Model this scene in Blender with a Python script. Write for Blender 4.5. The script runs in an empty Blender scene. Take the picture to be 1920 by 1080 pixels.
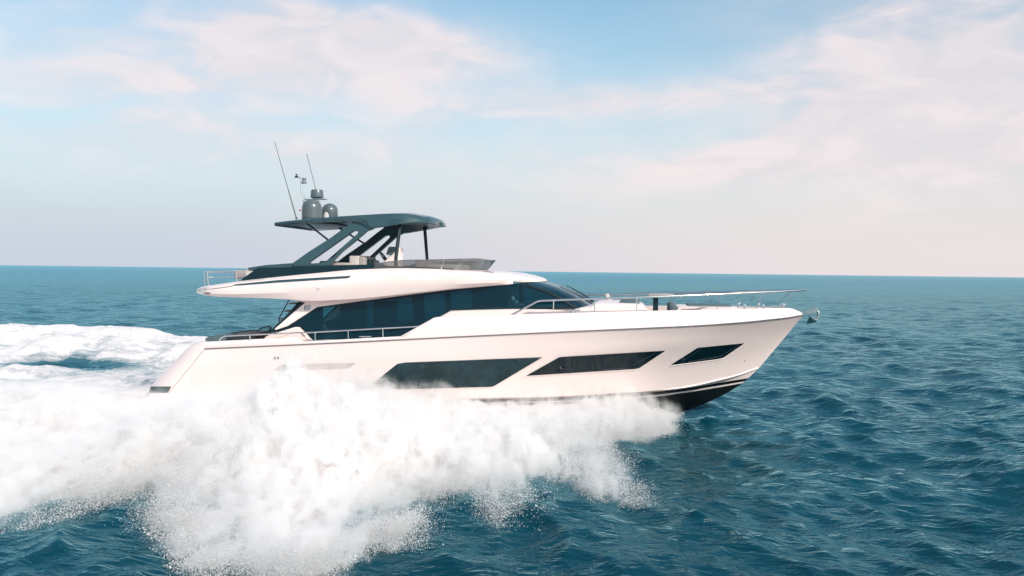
import bpy, bmesh, math, random
import numpy as np
from mathutils import Vector, Matrix
from mathutils.geometry import tessellate_polygon

random.seed(7)
rng = np.random.default_rng(11)
R = math.radians
scene = bpy.context.scene
COL = scene.collection

# ------------------------------------------------------------------ camera
CAM = Vector((15.4, -27.5, 4.1))
YAW, PITCH, ROLL = R(7.9), R(-1.04), R(0.686)
FPX = 1740.0
cam_d = bpy.data.cameras.new("camera")
cam_d.sensor_width = 36.0
cam_d.lens = FPX / 1920.0 * 36.0
cam_d.clip_start = 0.5
cam_d.clip_end = 60000
cam = bpy.data.objects.new("camera", cam_d)
COL.objects.link(cam)
cam.location = CAM
CROT = (Matrix.Rotation(YAW, 4, 'Z') @ Matrix.Rotation(R(90) + PITCH, 4, 'X') @ Matrix.Rotation(ROLL, 4, 'Z'))
cam.rotation_euler = CROT.to_euler()
scene.camera = cam
C3 = CROT.to_3x3()

# ------------------------------------------------------------------ render settings
scene.render.engine = 'CYCLES'
scene.view_settings.view_transform = 'Standard'
scene.view_settings.look = 'None'
scene.view_settings.gamma = 1.0
scene.view_settings.exposure = 0.24
scene.cycles.use_denoising = True
scene.cycles.max_bounces = 26
scene.cycles.volume_bounces = 14
scene.cycles.volume_step_rate = 2.0
scene.cycles.diffuse_bounces = 12
scene.cycles.glossy_bounces = 4
scene.cycles.transparent_max_bounces = 12
scene.cycles.sample_clamp_indirect = 3.0
scene.cycles.caustics_reflective = False
scene.cycles.caustics_refractive = False

# ------------------------------------------------------------------ sun + sky
SUN_AZ_RIGHT, SUN_EL = R(40), R(36)
back = Vector((math.sin(YAW), -math.cos(YAW), 0))
right = Vector((math.cos(YAW), math.sin(YAW), 0))
hz = back * math.cos(SUN_AZ_RIGHT) + right * math.sin(SUN_AZ_RIGHT)
SUN_DIR = (hz * math.cos(SUN_EL) + Vector((0, 0, math.sin(SUN_EL)))).normalized()
sun_d = bpy.data.lights.new("sun", 'SUN')
sun_d.energy = 3.4
sun_d.angle = R(0.53)
sun_d.color = (1.0, 0.885, 0.82)
sun = bpy.data.objects.new("sun", sun_d)
COL.objects.link(sun)
sun.rotation_euler = SUN_DIR.to_track_quat('Z', 'Y').to_euler()
sun.location = (30, -40, 40)


class NT:
    """small helper to write shader graphs as expressions"""
    def __init__(self, tree):
        self.t = tree; self.n = tree.nodes; self.l = tree.links

    def add(self, typ, **kw):
        nd = self.n.new(typ)
        for k, v in kw.items():
            setattr(nd, k, v)
        return nd

    def put(self, sock, v):
        if v is None:
            return
        if hasattr(v, 'is_linked'):
            self.l.new(v, sock)
        else:
            try:
                sock.default_value = v
            except Exception:
                sock.default_value = (*v, 1.0)

    def m(self, op, a, b=None, c=None, clamp=False):
        nd = self.add('ShaderNodeMath', operation=op, use_clamp=clamp)
        self.put(nd.inputs[0], a); self.put(nd.inputs[1], b); self.put(nd.inputs[2], c)
        return nd.outputs[0]

    def vm(self, op, a, b=None):
        nd = self.add('ShaderNodeVectorMath', operation=op)
        self.put(nd.inputs[0], a); self.put(nd.inputs[1], b)
        return nd.outputs[0]

    def noise(self, vec, scale, detail=4, rough=0.5, dist=0.0, dim='3D'):
        nd = self.add('ShaderNodeTexNoise', noise_dimensions=dim)
        self.put(nd.inputs['Vector'], vec)
        nd.inputs['Scale'].default_value = scale
        nd.inputs['Detail'].default_value = detail
        nd.inputs['Roughness'].default_value = rough
        nd.inputs['Distortion'].default_value = dist
        return nd.outputs['Fac']

    def smooth(self, v, a, b, lo=0.0, hi=1.0):
        nd = self.add('ShaderNodeMapRange', interpolation_type='SMOOTHSTEP')
        self.put(nd.inputs[0], v)
        nd.inputs[1].default_value = a; nd.inputs[2].default_value = b
        nd.inputs[3].default_value = lo; nd.inputs[4].default_value = hi
        return nd.outputs[0]

    def mix(self, f, a, b):
        nd = self.add('ShaderNodeMix', data_type='RGBA')
        self.put(nd.inputs[0], f); self.put(nd.inputs[6], a); self.put(nd.inputs[7], b)
        return nd.outputs[2]


world = bpy.data.worlds.new("World")
scene.world = world
world.use_nodes = True
world.node_tree.nodes.clear()
W = NT(world.node_tree)
sky = W.add('ShaderNodeTexSky')
sky.sky_type = 'NISHITA'
sky.sun_disc = False
sky.sun_elevation = SUN_EL
sky.sun_rotation = math.atan2(SUN_DIR.x, SUN_DIR.y)
sky.altitude = 0
sky.air_density = 1.0
sky.dust_density = 1.6
sky.ozone_density = 1.5
tc = W.add('ShaderNodeTexCoord')
dirv = tc.outputs['Generated']
sp = W.add('ShaderNodeSeparateXYZ'); W.l.new(dirv, sp.inputs[0])
# degrees of azimuth (clockwise from the beam direction +Y) and of elevation
az = W.m('MULTIPLY', W.m('ARCTAN2', sp.outputs[0], sp.outputs[1]), 57.2958)
el = W.m('MULTIPLY', W.m('ARCSINE', sp.outputs[2]), 57.2958)
cv = W.add('ShaderNodeCombineXYZ')
W.put(cv.inputs[0], W.m('MULTIPLY', az, 0.05)); W.put(cv.inputs[1], W.m('MULTIPLY', el, 0.13)); cv.inputs[2].default_value = 3.7
cvo = cv.outputs[0]
n1 = W.noise(cvo, 1.6, 8, 0.55, 0.35)
n2 = W.noise(W.vm('ADD', cvo, (7.3, 2.1, 0.4)), 3.6, 7, 0.54, 0.7)
n3 = W.noise(W.vm('ADD', cvo, (1.3, 9.1, 5.4)), 0.7, 4, 0.5, 0.2)


def bump2(a0, e0, ra, re, rot=0.0):
    da = W.m('SUBTRACT', az, a0); de = W.m('SUBTRACT', el, e0)
    c, s = math.cos(R(rot)), math.sin(R(rot))
    x = W.m('DIVIDE', W.m('ADD', W.m('MULTIPLY', da, c), W.m('MULTIPLY', de, s)), ra)
    y = W.m('DIVIDE', W.m('SUBTRACT', W.m('MULTIPLY', de, c), W.m('MULTIPLY', da, s)), re)
    r2 = W.m('ADD', W.m('MULTIPLY', x, x), W.m('MULTIPLY', y, y))
    return W.m('POWER', 2.71828, W.m('MULTIPLY', r2, -1.0))


clouds = None
CLOUD_BANKS = [(-20, 13.4, 9.5, 2.6, -6, 1.25), (-13, 13.6, 6, 1.5, -12, 0.7), (-30, 10.5, 11, 2.2, 4, 0.75), (-8, 10.2, 9, 1.0, 2, 0.6),
               (1.5, 10.4, 8, 1.0, 3, 0.65), (14, 13, 8, 6, 0, 1.0), (10, 7.4, 5.0, 1.6, 10, 1.0),
               (4, 6.0, 9, 1.2, 6, 0.8), (18, 6.5, 8, 3.5, 0, 0.75), (-16, 7.0, 14, 1.5, 2, 0.45), (-34, 13, 6, 2, 0, 0.4), (-27, 7.8, 15, 2.4, 3, 0.55), (19, 10, 8, 5, 0, 0.7), (-4, 7.2, 10, 1.6, 4, 0.35), (11.7, 9.0, 2.2, 0.9, 0, 0.7), (5.5, 7.0, 5.5, 0.8, 8, 0.6)]
for (a0, e0, ra, re, rot, wt) in CLOUD_BANKS:
    g = W.m('MULTIPLY', bump2(a0, e0, ra, re, rot), wt)
    clouds = g if clouds is None else W.m('ADD', clouds, g)
# the rest of the dome (behind and above the view) carries loose cloud as well
far_az = W.smooth(W.m('ABSOLUTE', W.m('ADD', az, 7)), 38, 60)
hi_el = W.smooth(el, 19, 30)
rest = W.m('MULTIPLY', W.m('MAXIMUM', far_az, hi_el), W.smooth(n3, 0.45, 0.7, 0, 0.7))
clouds = W.m('ADD', clouds, rest)
tex = W.m('ADD', W.m('MULTIPLY', n1, 0.95), W.m('MULTIPLY', n2, 0.75))     # about 0.85 in the middle
cl = W.m('MULTIPLY', clouds, W.smooth(tex, 0.50, 1.10, 0.28, 1.15))
cl = W.m('MINIMUM', cl, 1.0)
cl = W.m('MULTIPLY', cl, 0.86)
hq = W.m('DIVIDE', W.m('MAXIMUM', el, 0.0), 9.0)
haze_f = W.m('MULTIPLY', W.m('POWER', 2.71828, W.m('MULTIPLY', W.m('MULTIPLY', hq, hq), -1.0)), 0.96)
pink = W.smooth(az, -32, 14)
haze_c = W.mix(pink, (4.6, 5.0, 5.8), (6.4, 5.8, 5.9))
tint = W.add('ShaderNodeMix', data_type='RGBA', blend_type='MULTIPLY')
tint.inputs[0].default_value = 1.0
W.l.new(sky.outputs[0], tint.inputs[6]); tint.inputs[7].default_value = (1.18, 1.40, 1.28, 1)
base = W.mix(haze_f, tint.outputs[2], haze_c)
cloud_c = W.mix(W.smooth(n2, 0.35, 0.65), (6.0, 5.6, 5.85), (7.0, 6.2, 6.25))
final = W.mix(cl, base, cloud_c)
bg = W.add('ShaderNodeBackground')
W.l.new(final, bg.inputs[0]); bg.inputs[1].default_value = 0.112
wo = W.add('ShaderNodeOutputWorld')
W.l.new(bg.outputs[0], wo.inputs[0])


# ------------------------------------------------------------------ helpers
def ray(u, v):
    return (C3 @ Vector(((u - 960) / FPX, -(v - 540) / FPX, -1.0)))


def U(u, v, b):
    """point seen at photo pixel (u, v) on the fore-and-aft plane b metres to starboard of the centreline"""
    d = ray(u, v)
    t = (-b - CAM.y) / d.y
    return CAM + d * t


def UZ(u, v, z):
    d = ray(u, v)
    t = (z - CAM.z) / d.z
    return CAM + d * t


def pchip(pts):
    """monotone cubic through (x, y) points"""
    pts = sorted(pts)
    x = np.array([p[0] for p in pts], float); y = np.array([p[1] for p in pts], float)
    h = np.diff(x); dl = np.diff(y) / h
    m = np.zeros_like(y)
    m[0], m[-1] = dl[0], dl[-1]
    for i in range(1, len(x) - 1):
        if dl[i - 1] * dl[i] <= 0:
            m[i] = 0
        else:
            w1 = 2 * h[i] + h[i - 1]; w2 = h[i] + 2 * h[i - 1]
            m[i] = (w1 + w2) / (w1 / dl[i - 1] + w2 / dl[i])

    def f(q):
        q = np.clip(np.asarray(q, float), x[0], x[-1])
        i = np.clip(np.searchsorted(x, q) - 1, 0, len(h) - 1)
        t = (q - x[i]) / h[i]
        return ((2 * t**3 - 3 * t**2 + 1) * y[i] + (t**3 - 2 * t**2 + t) * h[i] * m[i]
                + (-2 * t**3 + 3 * t**2) * y[i + 1] + (t**3 - t**2) * h[i] * m[i + 1])
    return f


def lin(pts):
    pts = sorted(pts)
    x = [p[0] for p in pts]; y = [p[1] for p in pts]
    return lambda q: np.interp(q, x, y)


def link(name, me, mats=(), parent=None, sharp=None):
    for mm in mats if isinstance(mats, (list, tuple)) else [mats]:
        me.materials.append(mm)
    if sharp is not None:
        me.shade_smooth()
        me.set_sharp_from_angle(angle=R(sharp))
    o = bpy.data.objects.new(name, me)
    COL.objects.link(o)
    if parent is not None:
        o.parent = parent
    return o


class MB:
    """collects geometry for ONE mesh object"""
    def __init__(self):
        self.v = []; self.f = []; self.mi = []

    def add(self, verts, faces, mi=0):
        o = len(self.v)
        self.v += [tuple(p) for p in verts]
        self.f += [tuple(i + o for i in f) for f in faces]
        self.mi += [mi] * len(faces)
        return self

    def grid(self, rows, mi=0, flip=False, closed=False):
        n = len(rows[0])
        vs = [p for r in rows for p in r]
        fs = []
        for i in range(len(rows) - 1):
            m = mi[i] if isinstance(mi, list) else mi
            for j in range(n if closed else n - 1):
                k = (j + 1) % n
                a, b, c, d = i * n + j, i * n + k, (i + 1) * n + k, (i + 1) * n + j
                fs.append(((a, d, c, b) if flip else (a, b, c, d), m))
        o = len(self.v)
        self.v += [tuple(p) for p in vs]
        for f, m in fs:
            self.f.append(tuple(i + o for i in f)); self.mi.append(m)
        return self

    def box(self, c, s, rot=None, mi=0, bev=0.0):
        bm = bmesh.new()
        bmesh.ops.create_cube(bm, size=1.0)
        for v in bm.verts:
            v.co = Vector((v.co.x * s[0], v.co.y * s[1], v.co.z * s[2]))
        if bev > 0:
            bmesh.ops.bevel(bm, geom=bm.edges[:], offset=bev, segments=3, profile=0.5, affect='EDGES')
        M = (rot or Matrix.Identity(3))
        self.add([M @ v.co + Vector(c) for v in bm.verts], [[v.index for v in f.verts] for f in bm.faces], mi)
        bm.free()
        return self

    def tube(self, pts, r, n=8, cap=True, mi=0):
        pts = [Vector(p) for p in pts]
        rs = r if isinstance(r, (list, tuple)) else [r] * len(pts)
        rows = []
        up = None
        for i, p in enumerate(pts):
            a = pts[max(i - 1, 0)]; b = pts[min(i + 1, len(pts) - 1)]
            t = (b - a).normalized()
            if up is None:
                ref = Vector((0, 0, 1)) if abs(t.z) < 0.9 else Vector((1, 0, 0))
                up = t.cross(ref).normalized()
            up = (up - t * up.dot(t)).normalized()
            w = t.cross(up)
            rows.append([p + (up * math.cos(q) + w * math.sin(q)) * rs[i] for q in [2 * math.pi * k / n for k in range(n)]])
        self.grid(rows, mi, closed=True)
        if cap:
            o = len(self.v) - n * len(rows)
            self.f.append(tuple(o + k for k in reversed(range(n)))); self.mi.append(mi)
            e = len(self.v) - n
            self.f.append(tuple(e + k for k in range(n))); self.mi.append(mi)
        return self

    def lathe(self, prof, c, n=24, axis='Z', mi=0):
        rows = []
        for (r, z) in prof:
            row = []
            for k in range(n):
                q = 2 * math.pi * k / n
                p = Vector((r * math.cos(q), r * math.sin(q), z))
                if axis == 'X': p = Vector((p.z, p.x, p.y))
                if axis == 'Y': p = Vector((p.x, p.z, p.y))
                row.append(p + Vector(c))
            rows.append(row)
        self.grid(rows, mi, closed=True)
        return self

    def prism(self, front, back, mi=0):
        """solid between two matching polygons"""
        n = len(front)
        tri = tessellate_polygon([[Vector(p) for p in front]])
        o = len(self.v)
        self.v += [tuple(p) for p in front] + [tuple(p) for p in back]
        for t in tri:
            self.f.append(tuple(o + i for i in t)); self.mi.append(mi)
            self.f.append(tuple(o + n + i for i in reversed(t))); self.mi.append(mi)
        for i in range(n):
            k = (i + 1) % n
            self.f.append((o + i, o + n + i, o + n + k, o + k)); self.mi.append(mi)
        return self

    def mirror(self):
        """add the port side copy"""
        o = len(self.v)
        self.v += [(x, -y, z) for (x, y, z) in self.v]
        self.mi += self.mi[:]
        self.f += [tuple(i + o for i in reversed(f)) for f in self.f]
        return self

    def flipped(self):
        q = MB()
        q.v = [(x, -y, z) for (x, y, z) in self.v]
        q.f = [tuple(reversed(f)) for f in self.f]
        q.mi = self.mi[:]
        return q

    def build(self, name, mats, parent=None, sharp=35, bevel=0.0, weld=True):
        me = bpy.data.meshes.new(name)
        me.from_pydata(self.v, [], self.f)
        me.polygons.foreach_set('material_index', self.mi)
        bm = bmesh.new(); bm.from_mesh(me)
        if weld:
            bmesh.ops.remove_doubles(bm, verts=bm.verts, dist=0.0008)
        bmesh.ops.recalc_face_normals(bm, faces=bm.faces)
        bm.to_mesh(me); bm.free()
        o = link(name, me, mats, parent, sharp)
        if bevel > 0:
            b = o.modifiers.new('Bevel', 'BEVEL')
            b.width = bevel; b.segments = 3; b.limit_method = 'ANGLE'; b.angle_limit = R(40)
            b.harden_normals = True
        return o


def both(mb, name, mats, parent, **kw):
    """a starboard part and its port twin as two objects"""
    a = mb.build(name, mats, parent, **kw)
    b = mb.flipped().build(name, mats, parent, **kw)
    return a, b


def thing(name, label, cat, loc=(0, 0, 0), group=None):
    o = bpy.data.objects.new(name, None)
    COL.objects.link(o)
    o.location = loc; o['label'] = label; o['category'] = cat
    if group: o['group'] = group
    return o


# ------------------------------------------------------------------ materials
def mat(name, base, rough=0.4, metal=0.0, coat=0.0, var=0.06, vscale=1.5, rvar=0.08, bump=0.0, bscale=40, spec=0.5):
    m = bpy.data.materials.new(name); m.use_nodes = True
    t = NT(m.node_tree)
    p = m.node_tree.nodes['Principled BSDF']
    g = t.add('ShaderNodeNewGeometry')
    n = t.noise(g.outputs['Position'], vscale, 5, 0.6)
    f = t.smooth(n, 0.3, 0.7, 1 - var, 1 + var)
    v = t.add('ShaderNodeVectorMath', operation='SCALE')
    v.inputs[0].default_value = base; t.put(v.inputs['Scale'], f)
    t.l.new(v.outputs[0], p.inputs['Base Color'])
    n2 = t.noise(g.outputs['Position'], vscale * 3.1, 4, 0.6)
    t.l.new(t.smooth(n2, 0.3, 0.7, max(rough - rvar, 0.02), rough + rvar), p.inputs['Roughness'])
    p.inputs['Metallic'].default_value = metal
    p.inputs['Coat Weight'].default_value = coat
    p.inputs['Coat Roughness'].default_value = 0.05
    p.inputs['Specular IOR Level'].default_value = spec
    if bump > 0:
        bn = t.add('ShaderNodeBump'); bn.inputs['Strength'].default_value = bump; bn.inputs['Distance'].default_value = 0.01
        t.l.new(t.noise(g.outputs['Position'], bscale, 4, 0.6), bn.inputs['Height'])
        t.l.new(bn.outputs[0], p.inputs['Normal'])
    return m


def glass(name, tint, ior=1.5, rough=0.01, body_mix=0.0, body=(0.16, 0.17, 0.17)):
    m = bpy.data.materials.new(name); m.use_nodes = True
    nt = m.node_tree; nt.nodes.clear(); t = NT(nt)
    g = t.add('ShaderNodeNewGeometry')
    fr = t.add('ShaderNodeFresnel'); fr.inputs[0].default_value = ior
    tr = t.add('ShaderNodeBsdfTransparent')
    n = t.noise(g.outputs['Position'], 0.8, 3, 0.5)
    f = t.smooth(n, 0.3, 0.7, 0.92, 1.08)
    v = t.add('ShaderNodeVectorMath', operation='SCALE')
    v.inputs[0].default_value = tint; t.put(v.inputs['Scale'], f)
    t.l.new(v.outputs[0], tr.inputs[0])
    gl = t.add('ShaderNodeBsdfGlossy'); gl.inputs[0].default_value = (0.75, 0.9, 0.95, 1); gl.inputs['Roughness'].default_value = rough
    mx = t.add('ShaderNodeMixShader')
    t.l.new(fr.outputs[0], mx.inputs[0]); t.l.new(tr.outputs[0], mx.inputs[1]); t.l.new(gl.outputs[0], mx.inputs[2])
    last = mx.outputs[0]
    if body_mix > 0:
        df = t.add('ShaderNodeBsdfDiffuse'); df.inputs[0].default_value = (*body, 1)  # even diffuse body tint mixed into the pane
        m2 = t.add('ShaderNodeMixShader'); m2.inputs[0].default_value = body_mix
        t.l.new(last, m2.inputs[1]); t.l.new(df.outputs[0], m2.inputs[2]); last = m2.outputs[0]
    out = t.add('ShaderNodeOutputMaterial'); t.l.new(last, out.inputs[0])
    return m


M_WHITE = mat('white_gelcoat', (0.84, 0.715, 0.685), 0.25, 0, 0.4, var=0.004, rvar=0.004)
M_DECK = mat('deck_white', (0.66, 0.62, 0.60), 0.6, var=0.03, bump=0.1, bscale=90)
M_GREY = mat('metallic_grey_paint', (0.031, 0.074, 0.089), 0.34, 0.1, 0.4, var=0.012, rvar=0.015)
M_GREYD = mat('dark_trim', (0.006, 0.022, 0.030), 0.38, 0, 0.0, spec=0.3)
M_BLACK = mat('antifouling_black', (0.006, 0.007, 0.009), 0.35, var=0.2)
M_BOOT = mat('boot_black', (0.005, 0.006, 0.008), 0.2, 0, 0.6)
M_CHROME = mat('stainless_steel', (0.72, 0.70, 0.69), 0.16, 1.0, rvar=0.05)
M_RUB = mat('rub_rail_steel', (0.22, 0.20, 0.21), 0.35, 0.5)
M_HWIN = mat('hull_window_glass', (0.002, 0.012, 0.018), 0.035, 0, 0.0, rvar=0.002, spec=0.42)
M_HWET = mat('wet_hull_glass', (0.010, 0.034, 0.042), 0.22, 0, 0.0, var=0.35, vscale=2.2, rvar=0.08, spec=0.4)
M_SASH = mat('sash_black', (0.02, 0.035, 0.042), 0.3)
M_TEAK = mat('teak', (0.30, 0.18, 0.11), 0.6, var=0.25, vscale=9)
M_CUSH = mat('grey_upholstery', (0.075, 0.12, 0.135), 0.85, var=0.1, vscale=6, bump=0.3, bscale=120)
M_CUSHL = mat('light_upholstery', (0.55, 0.51, 0.49), 0.8, var=0.06, vscale=6, bump=0.25, bscale=120)
M_TAN = mat('taupe_upholstery', (0.36, 0.33, 0.325), 0.8, var=0.06, vscale=6, bump=0.25, bscale=120)
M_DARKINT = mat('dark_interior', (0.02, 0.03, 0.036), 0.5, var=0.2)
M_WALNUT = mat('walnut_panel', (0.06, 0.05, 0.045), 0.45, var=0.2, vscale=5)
M_DOME = mat('dome_grey', (0.092, 0.122, 0.132), 0.28, 0, 0.4, var=0.01, rvar=0.01)
M_SCREENG = glass('tinted_windscreen', (0.42, 0.43, 0.44), 1.55, 0.02, body_mix=0.45)
M_GLASS = glass('tinted_salon_glass', (0.12, 0.33, 0.38), 1.45, 0.005, body_mix=0.30, body=(0.002, 0.050, 0.085))
M_WSHIELD = glass('windshield_glass', (0.16, 0.30, 0.36), 1.7, 0.01, body_mix=0.25, body=(0.01, 0.05, 0.075))
M_SEAM = mat('seam_grey', (0.25, 0.19, 0.18), 0.5)
M_SHIRT = mat('white_cotton', (0.62, 0.62, 0.6), 0.85, bump=0.3)
M_SKIN = mat('skin', (0.42, 0.24, 0.17), 0.5)
M_HAIR = mat('dark_hair', (0.02, 0.015, 0.012), 0.6)
M_TROUS = mat('navy_trousers', (0.02, 0.025, 0.04), 0.85)
M_RED = mat('red_lens', (0.5, 0.03, 0.02), 0.25)
M_LENS = mat('clear_lens', (0.75, 0.72, 0.7), 0.1)
M_WICKER = mat('black_weave', (0.012, 0.016, 0.018), 0.5)

# ------------------------------------------------------------------ the yacht
yacht = thing('motor_yacht', 'white flybridge motor yacht with grey hardtop and dark glass speeding through the sea', 'yacht')

# --- hull: rows of (u, v) with half breadths, bow to the right
NS = 100
ss = 1 - (1 - np.linspace(0, 1, NS)) ** 1.35


class Row:
    def __init__(self, uv, ub):
        self.v = pchip(uv); self.b = pchip(ub)
        self.u0 = min(p[0] for p in uv); self.u1 = max(p[0] for p in uv)

    def at(self, u):
        return U(u, float(self.v(u)), float(self.b(u)))

    def pts(self, s=ss):
        return [self.at(self.u0 + (self.u1 - self.u0) * float(q)) for q in s]


bR = [(384, 2.48), (470, 2.57), (600, 2.65), (900, 2.65), (1050, 2.58), (1150, 2.44), (1250, 2.13), (1350, 1.58),
      (1400, 1.22), (1450, 0.80), (1480, 0.49), (1495, 0.29), (1503, 0.14), (1507, 0.0)]
bK = [(306, 2.22), (600, 2.32), (800, 2.28), (950, 2.12), (1100, 1.72), (1200, 1.28), (1300, 0.74), (1380, 0.27), (1410, 0.09), (1424, 0)]
rowR = Row([(384, 654), (520, 648), (650, 642), (850, 632), (1050, 622.5), (1250, 613), (1400, 603.5), (1435, 600), (1480, 595), (1507, 590)], bR)
rowN = Row([(358, 686), (640, 671.5), (850, 662.5), (1079, 655), (1250, 645.5), (1391, 634), (1475, 628.5)],
           [(358, 2.46), (600, 2.60), (850, 2.57), (1050, 2.42), (1150, 2.22), (1250, 1.84), (1350, 1.20), (1420, 0.62), (1455, 0.26), (1475, 0)])
rowK = Row([(306, 760), (560, 755), (820, 748), (1060, 742.5), (1150, 737.5), (1220, 733), (1270, 728), (1305, 722), (1340, 714), (1380, 704), (1424, 689)], bK)


def bK_scaled(u0, u1, k, off):
    f = pchip(bK)
    us = np.linspace(u0, u1, 14)
    return [(u, max(float(f(306 + (u - u0) / (u1 - u0) * (1424 - 306))) * k - off * min(1.0, (u1 - u) / 120.0), 0.0)) for u in us]


rowB1 = Row([(304, 762.5), (560, 757.5), (820, 750.5), (1060, 745), (1150, 740), (1220, 735.3), (1270, 730.5), (1300, 726), (1350, 717.5), (1403, 709)], bK_scaled(304, 1403, 0.985, 0.05))
rowB2 = Row([(302, 769), (560, 764), (820, 757), (1060, 751), (1150, 746), (1220, 741.5), (1280, 734), (1340, 724.5), (1396, 715)], bK_scaled(302, 1396, 0.97, 0.08))
rowB3 = Row([(301, 771.5), (560, 766.5), (820, 759.5), (1060, 753.5), (1150, 748.5), (1220, 744.5), (1280, 737), (1340, 727.5), (1392, 718.5)], bK_scaled(301, 1392, 0.95, 0.09))
rowKl = Row([(300, 795), (700, 806), (1000, 806), (1150, 800), (1230, 787), (1288, 769.5), (1320, 757.5), (1360, 738.5), (1390, 720)], [(300, 0), (1390, 0)])
PR, PN, PK, P1, P2, P3, PKL = [r.pts() for r in (rowR, rowN, rowK, rowB1, rowB2, rowB3, rowKl)]


def between(A, B, n, bulge=0.0):
    """rows between two rows; negative bulge hollows the flare"""
    out = []
    for k in range(1, n):
        t = k / n
        row = []
        for i, (a, b) in enumerate(zip(A, B)):
            p = a.lerp(b, t)
            s = ss[i]
            p.y += bulge * math.sin(math.pi * t) * max(0.0, (s - 0.45) / 0.55) * (1 - s) ** 0.5 * 2.0
            row.append(p)
        out.append(row)
    return out


hull_rows = [PR] + between(PR, PN, 4, 0.03) + [PN] + between(PN, PK, 9, 0.10) + [PK, P1, P2, P3] + between(P3, PKL, 3, 0.0) + [PKL]
mis = []
nr = len(hull_rows)
iK = 4 + 9
for i in range(nr - 1):
    mis.append(0 if i < iK + 1 else (1 if i == iK + 1 else (0 if i == iK + 2 else 2)))
hb = MB().grid(hull_rows, mis)
hb.mirror()
# close the stern below the platform
aft = [r[0] for r in hull_rows]
for i in range(len(aft) - 1):
    a, b = aft[i], aft[i + 1]
    hb.add([a, b, (b.x, -b.y, b.z), (a.x, -a.y, a.z)], [(0, 1, 2, 3)], 0 if i < iK + 1 else 2)
hull = hb.build('hull', [M_WHITE, M_BOOT, M_BLACK], yacht, sharp=28)
from mathutils.bvhtree import BVHTree
hull_bvh = BVHTree.FromPolygons([Vector(p) for p in hb.v], hb.f)


def on_hull(u, v, out=0.004):
    d = ray(u, v).normalized()
    loc, nrm, idx, dist = hull_bvh.ray_cast(CAM, d)
    if loc is None:
        return U(u, v, 2.5)
    if nrm.dot(d) > 0: nrm = -nrm
    return loc + nrm * out


def hull_panel(poly, out, nu=46, nv=8):
    """a panel bent to the hull side: grid between the upper and lower chains of a four sided outline"""
    top, bot = poly
    ft, fb = lin([(i / (len(top) - 1), p[0]) for i, p in enumerate(top)]), lin([(i / (len(bot) - 1), p[0]) for i, p in enumerate(bot)])
    def chain(c, t):
        L = [0]
        for a, b in zip(c, c[1:]):
            L.append(L[-1] + math.hypot(b[0] - a[0], b[1] - a[1]))
        s = t * L[-1]
        return np.interp(s, L, [p[0] for p in c]), np.interp(s, L, [p[1] for p in c])
    rows = []
    for j in range(nv + 1):
        row = []
        for i in range(nu + 1):
            a = chain(top, i / nu); b = chain(bot, i / nu); q = j / nv
            row.append(on_hull(a[0] + (b[0] - a[0]) * q, a[1] + (b[1] - a[1]) * q, out))
        rows.append(row)
    return MB().grid(rows)


HW = [([(694, 723), (745, 682), (760, 679.5), (1017, 669.5)], [(694, 723), (712, 731), (924, 725), (1017, 669.5)]),
      ([(986, 704.5), (1049, 669), (1248, 657)], [(986, 704.5), (1190, 691.5), (1198, 690), (1248, 657)]),
      ([(1256, 684.5), (1308, 651.5), (1396, 643)], [(1256, 684.5), (1345, 673), (1356, 670.5), (1396, 643)])]
def rim_of(top, bot, grow, out0):
    """raised lip round a window"""
    loop = [Vector((p[0], p[1], 0)) for p in top] + [Vector((p[0], p[1], 0)) for p in reversed(bot[1:-1])]
    return loop
for top, bot in HW:
    wp = hull_panel((top, bot), 0.012)
    wm = M_HWET if top[0][0] == 694 else M_HWIN
    wn = wp.build('hull_window', wm, hull, sharp=60)
    wq = wp.flipped().build('hull_window', wm, hull, sharp=60)
    # a slim white lip under and in front of each pane, proud of the hull
    lp = MB()
    chain = [(p[0], p[1] + 1.2) for p in bot]
    pts = []
    for a, b in zip(chain, chain[1:]):
        for k in range(12):
            pts.append(on_hull(a[0] + (b[0] - a[0]) * k / 12, a[1] + (b[1] - a[1]) * k / 12, 0.006))
    pts.append(on_hull(chain[-1][0], chain[-1][1], 0.006))
    lp.tube(pts, 0.013, 6)
    both(lp, 'window_lip', M_WHITE, hull)

    if top[0][0] == 986:
        c = on_hull(1055.5, 685.5, 0.016)
        pr = MB(); pr.tube([c + Vector((0.085 * math.cos(a), 0, 0.085 * math.sin(a))) for a in np.linspace(0, 2 * math.pi, 33)], 0.010, 6, cap=False)
        pr.build('porthole_ring', M_SASH, wn); pr.flipped().build('porthole_ring', M_SASH, wq)
        lines = [[(1067.5, 669), (1067.5, 700)], [(1122, 666.2), (1122, 696)], [(1122, 693), (1176, 689.5), (1206, 674), (1228, 661.5)]]
    elif top[0][0] == 1256:
        lines = [[(1290, 678), (1342, 669.5), (1352, 667), (1384, 646.5)], [(1276, 679.5), (1312, 655)]]
    else:
        lines = []
    for L_ in lines:
        sl = MB(); sl.tube([on_hull(a[0] + (b[0] - a[0]) * k / 8, a[1] + (b[1] - a[1]) * k / 8, 0.014) for a, b in zip(L_, L_[1:]) for k in range(9)][::1], 0.009, 5)
        sl.build('sash', M_SASH, wn); sl.flipped().build('sash', M_SASH, wq)

sr = MB(); sr.tube([p + Vector((0, -0.004, 0.0)) for p in (rowK.at(u) for u in np.linspace(1240, 1421, 50))], [0.004 + 0.022 * min(1, k / 14) for k in range(50)], 8)
both(sr, 'spray_rail', M_WHITE, hull, sharp=60)

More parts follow.
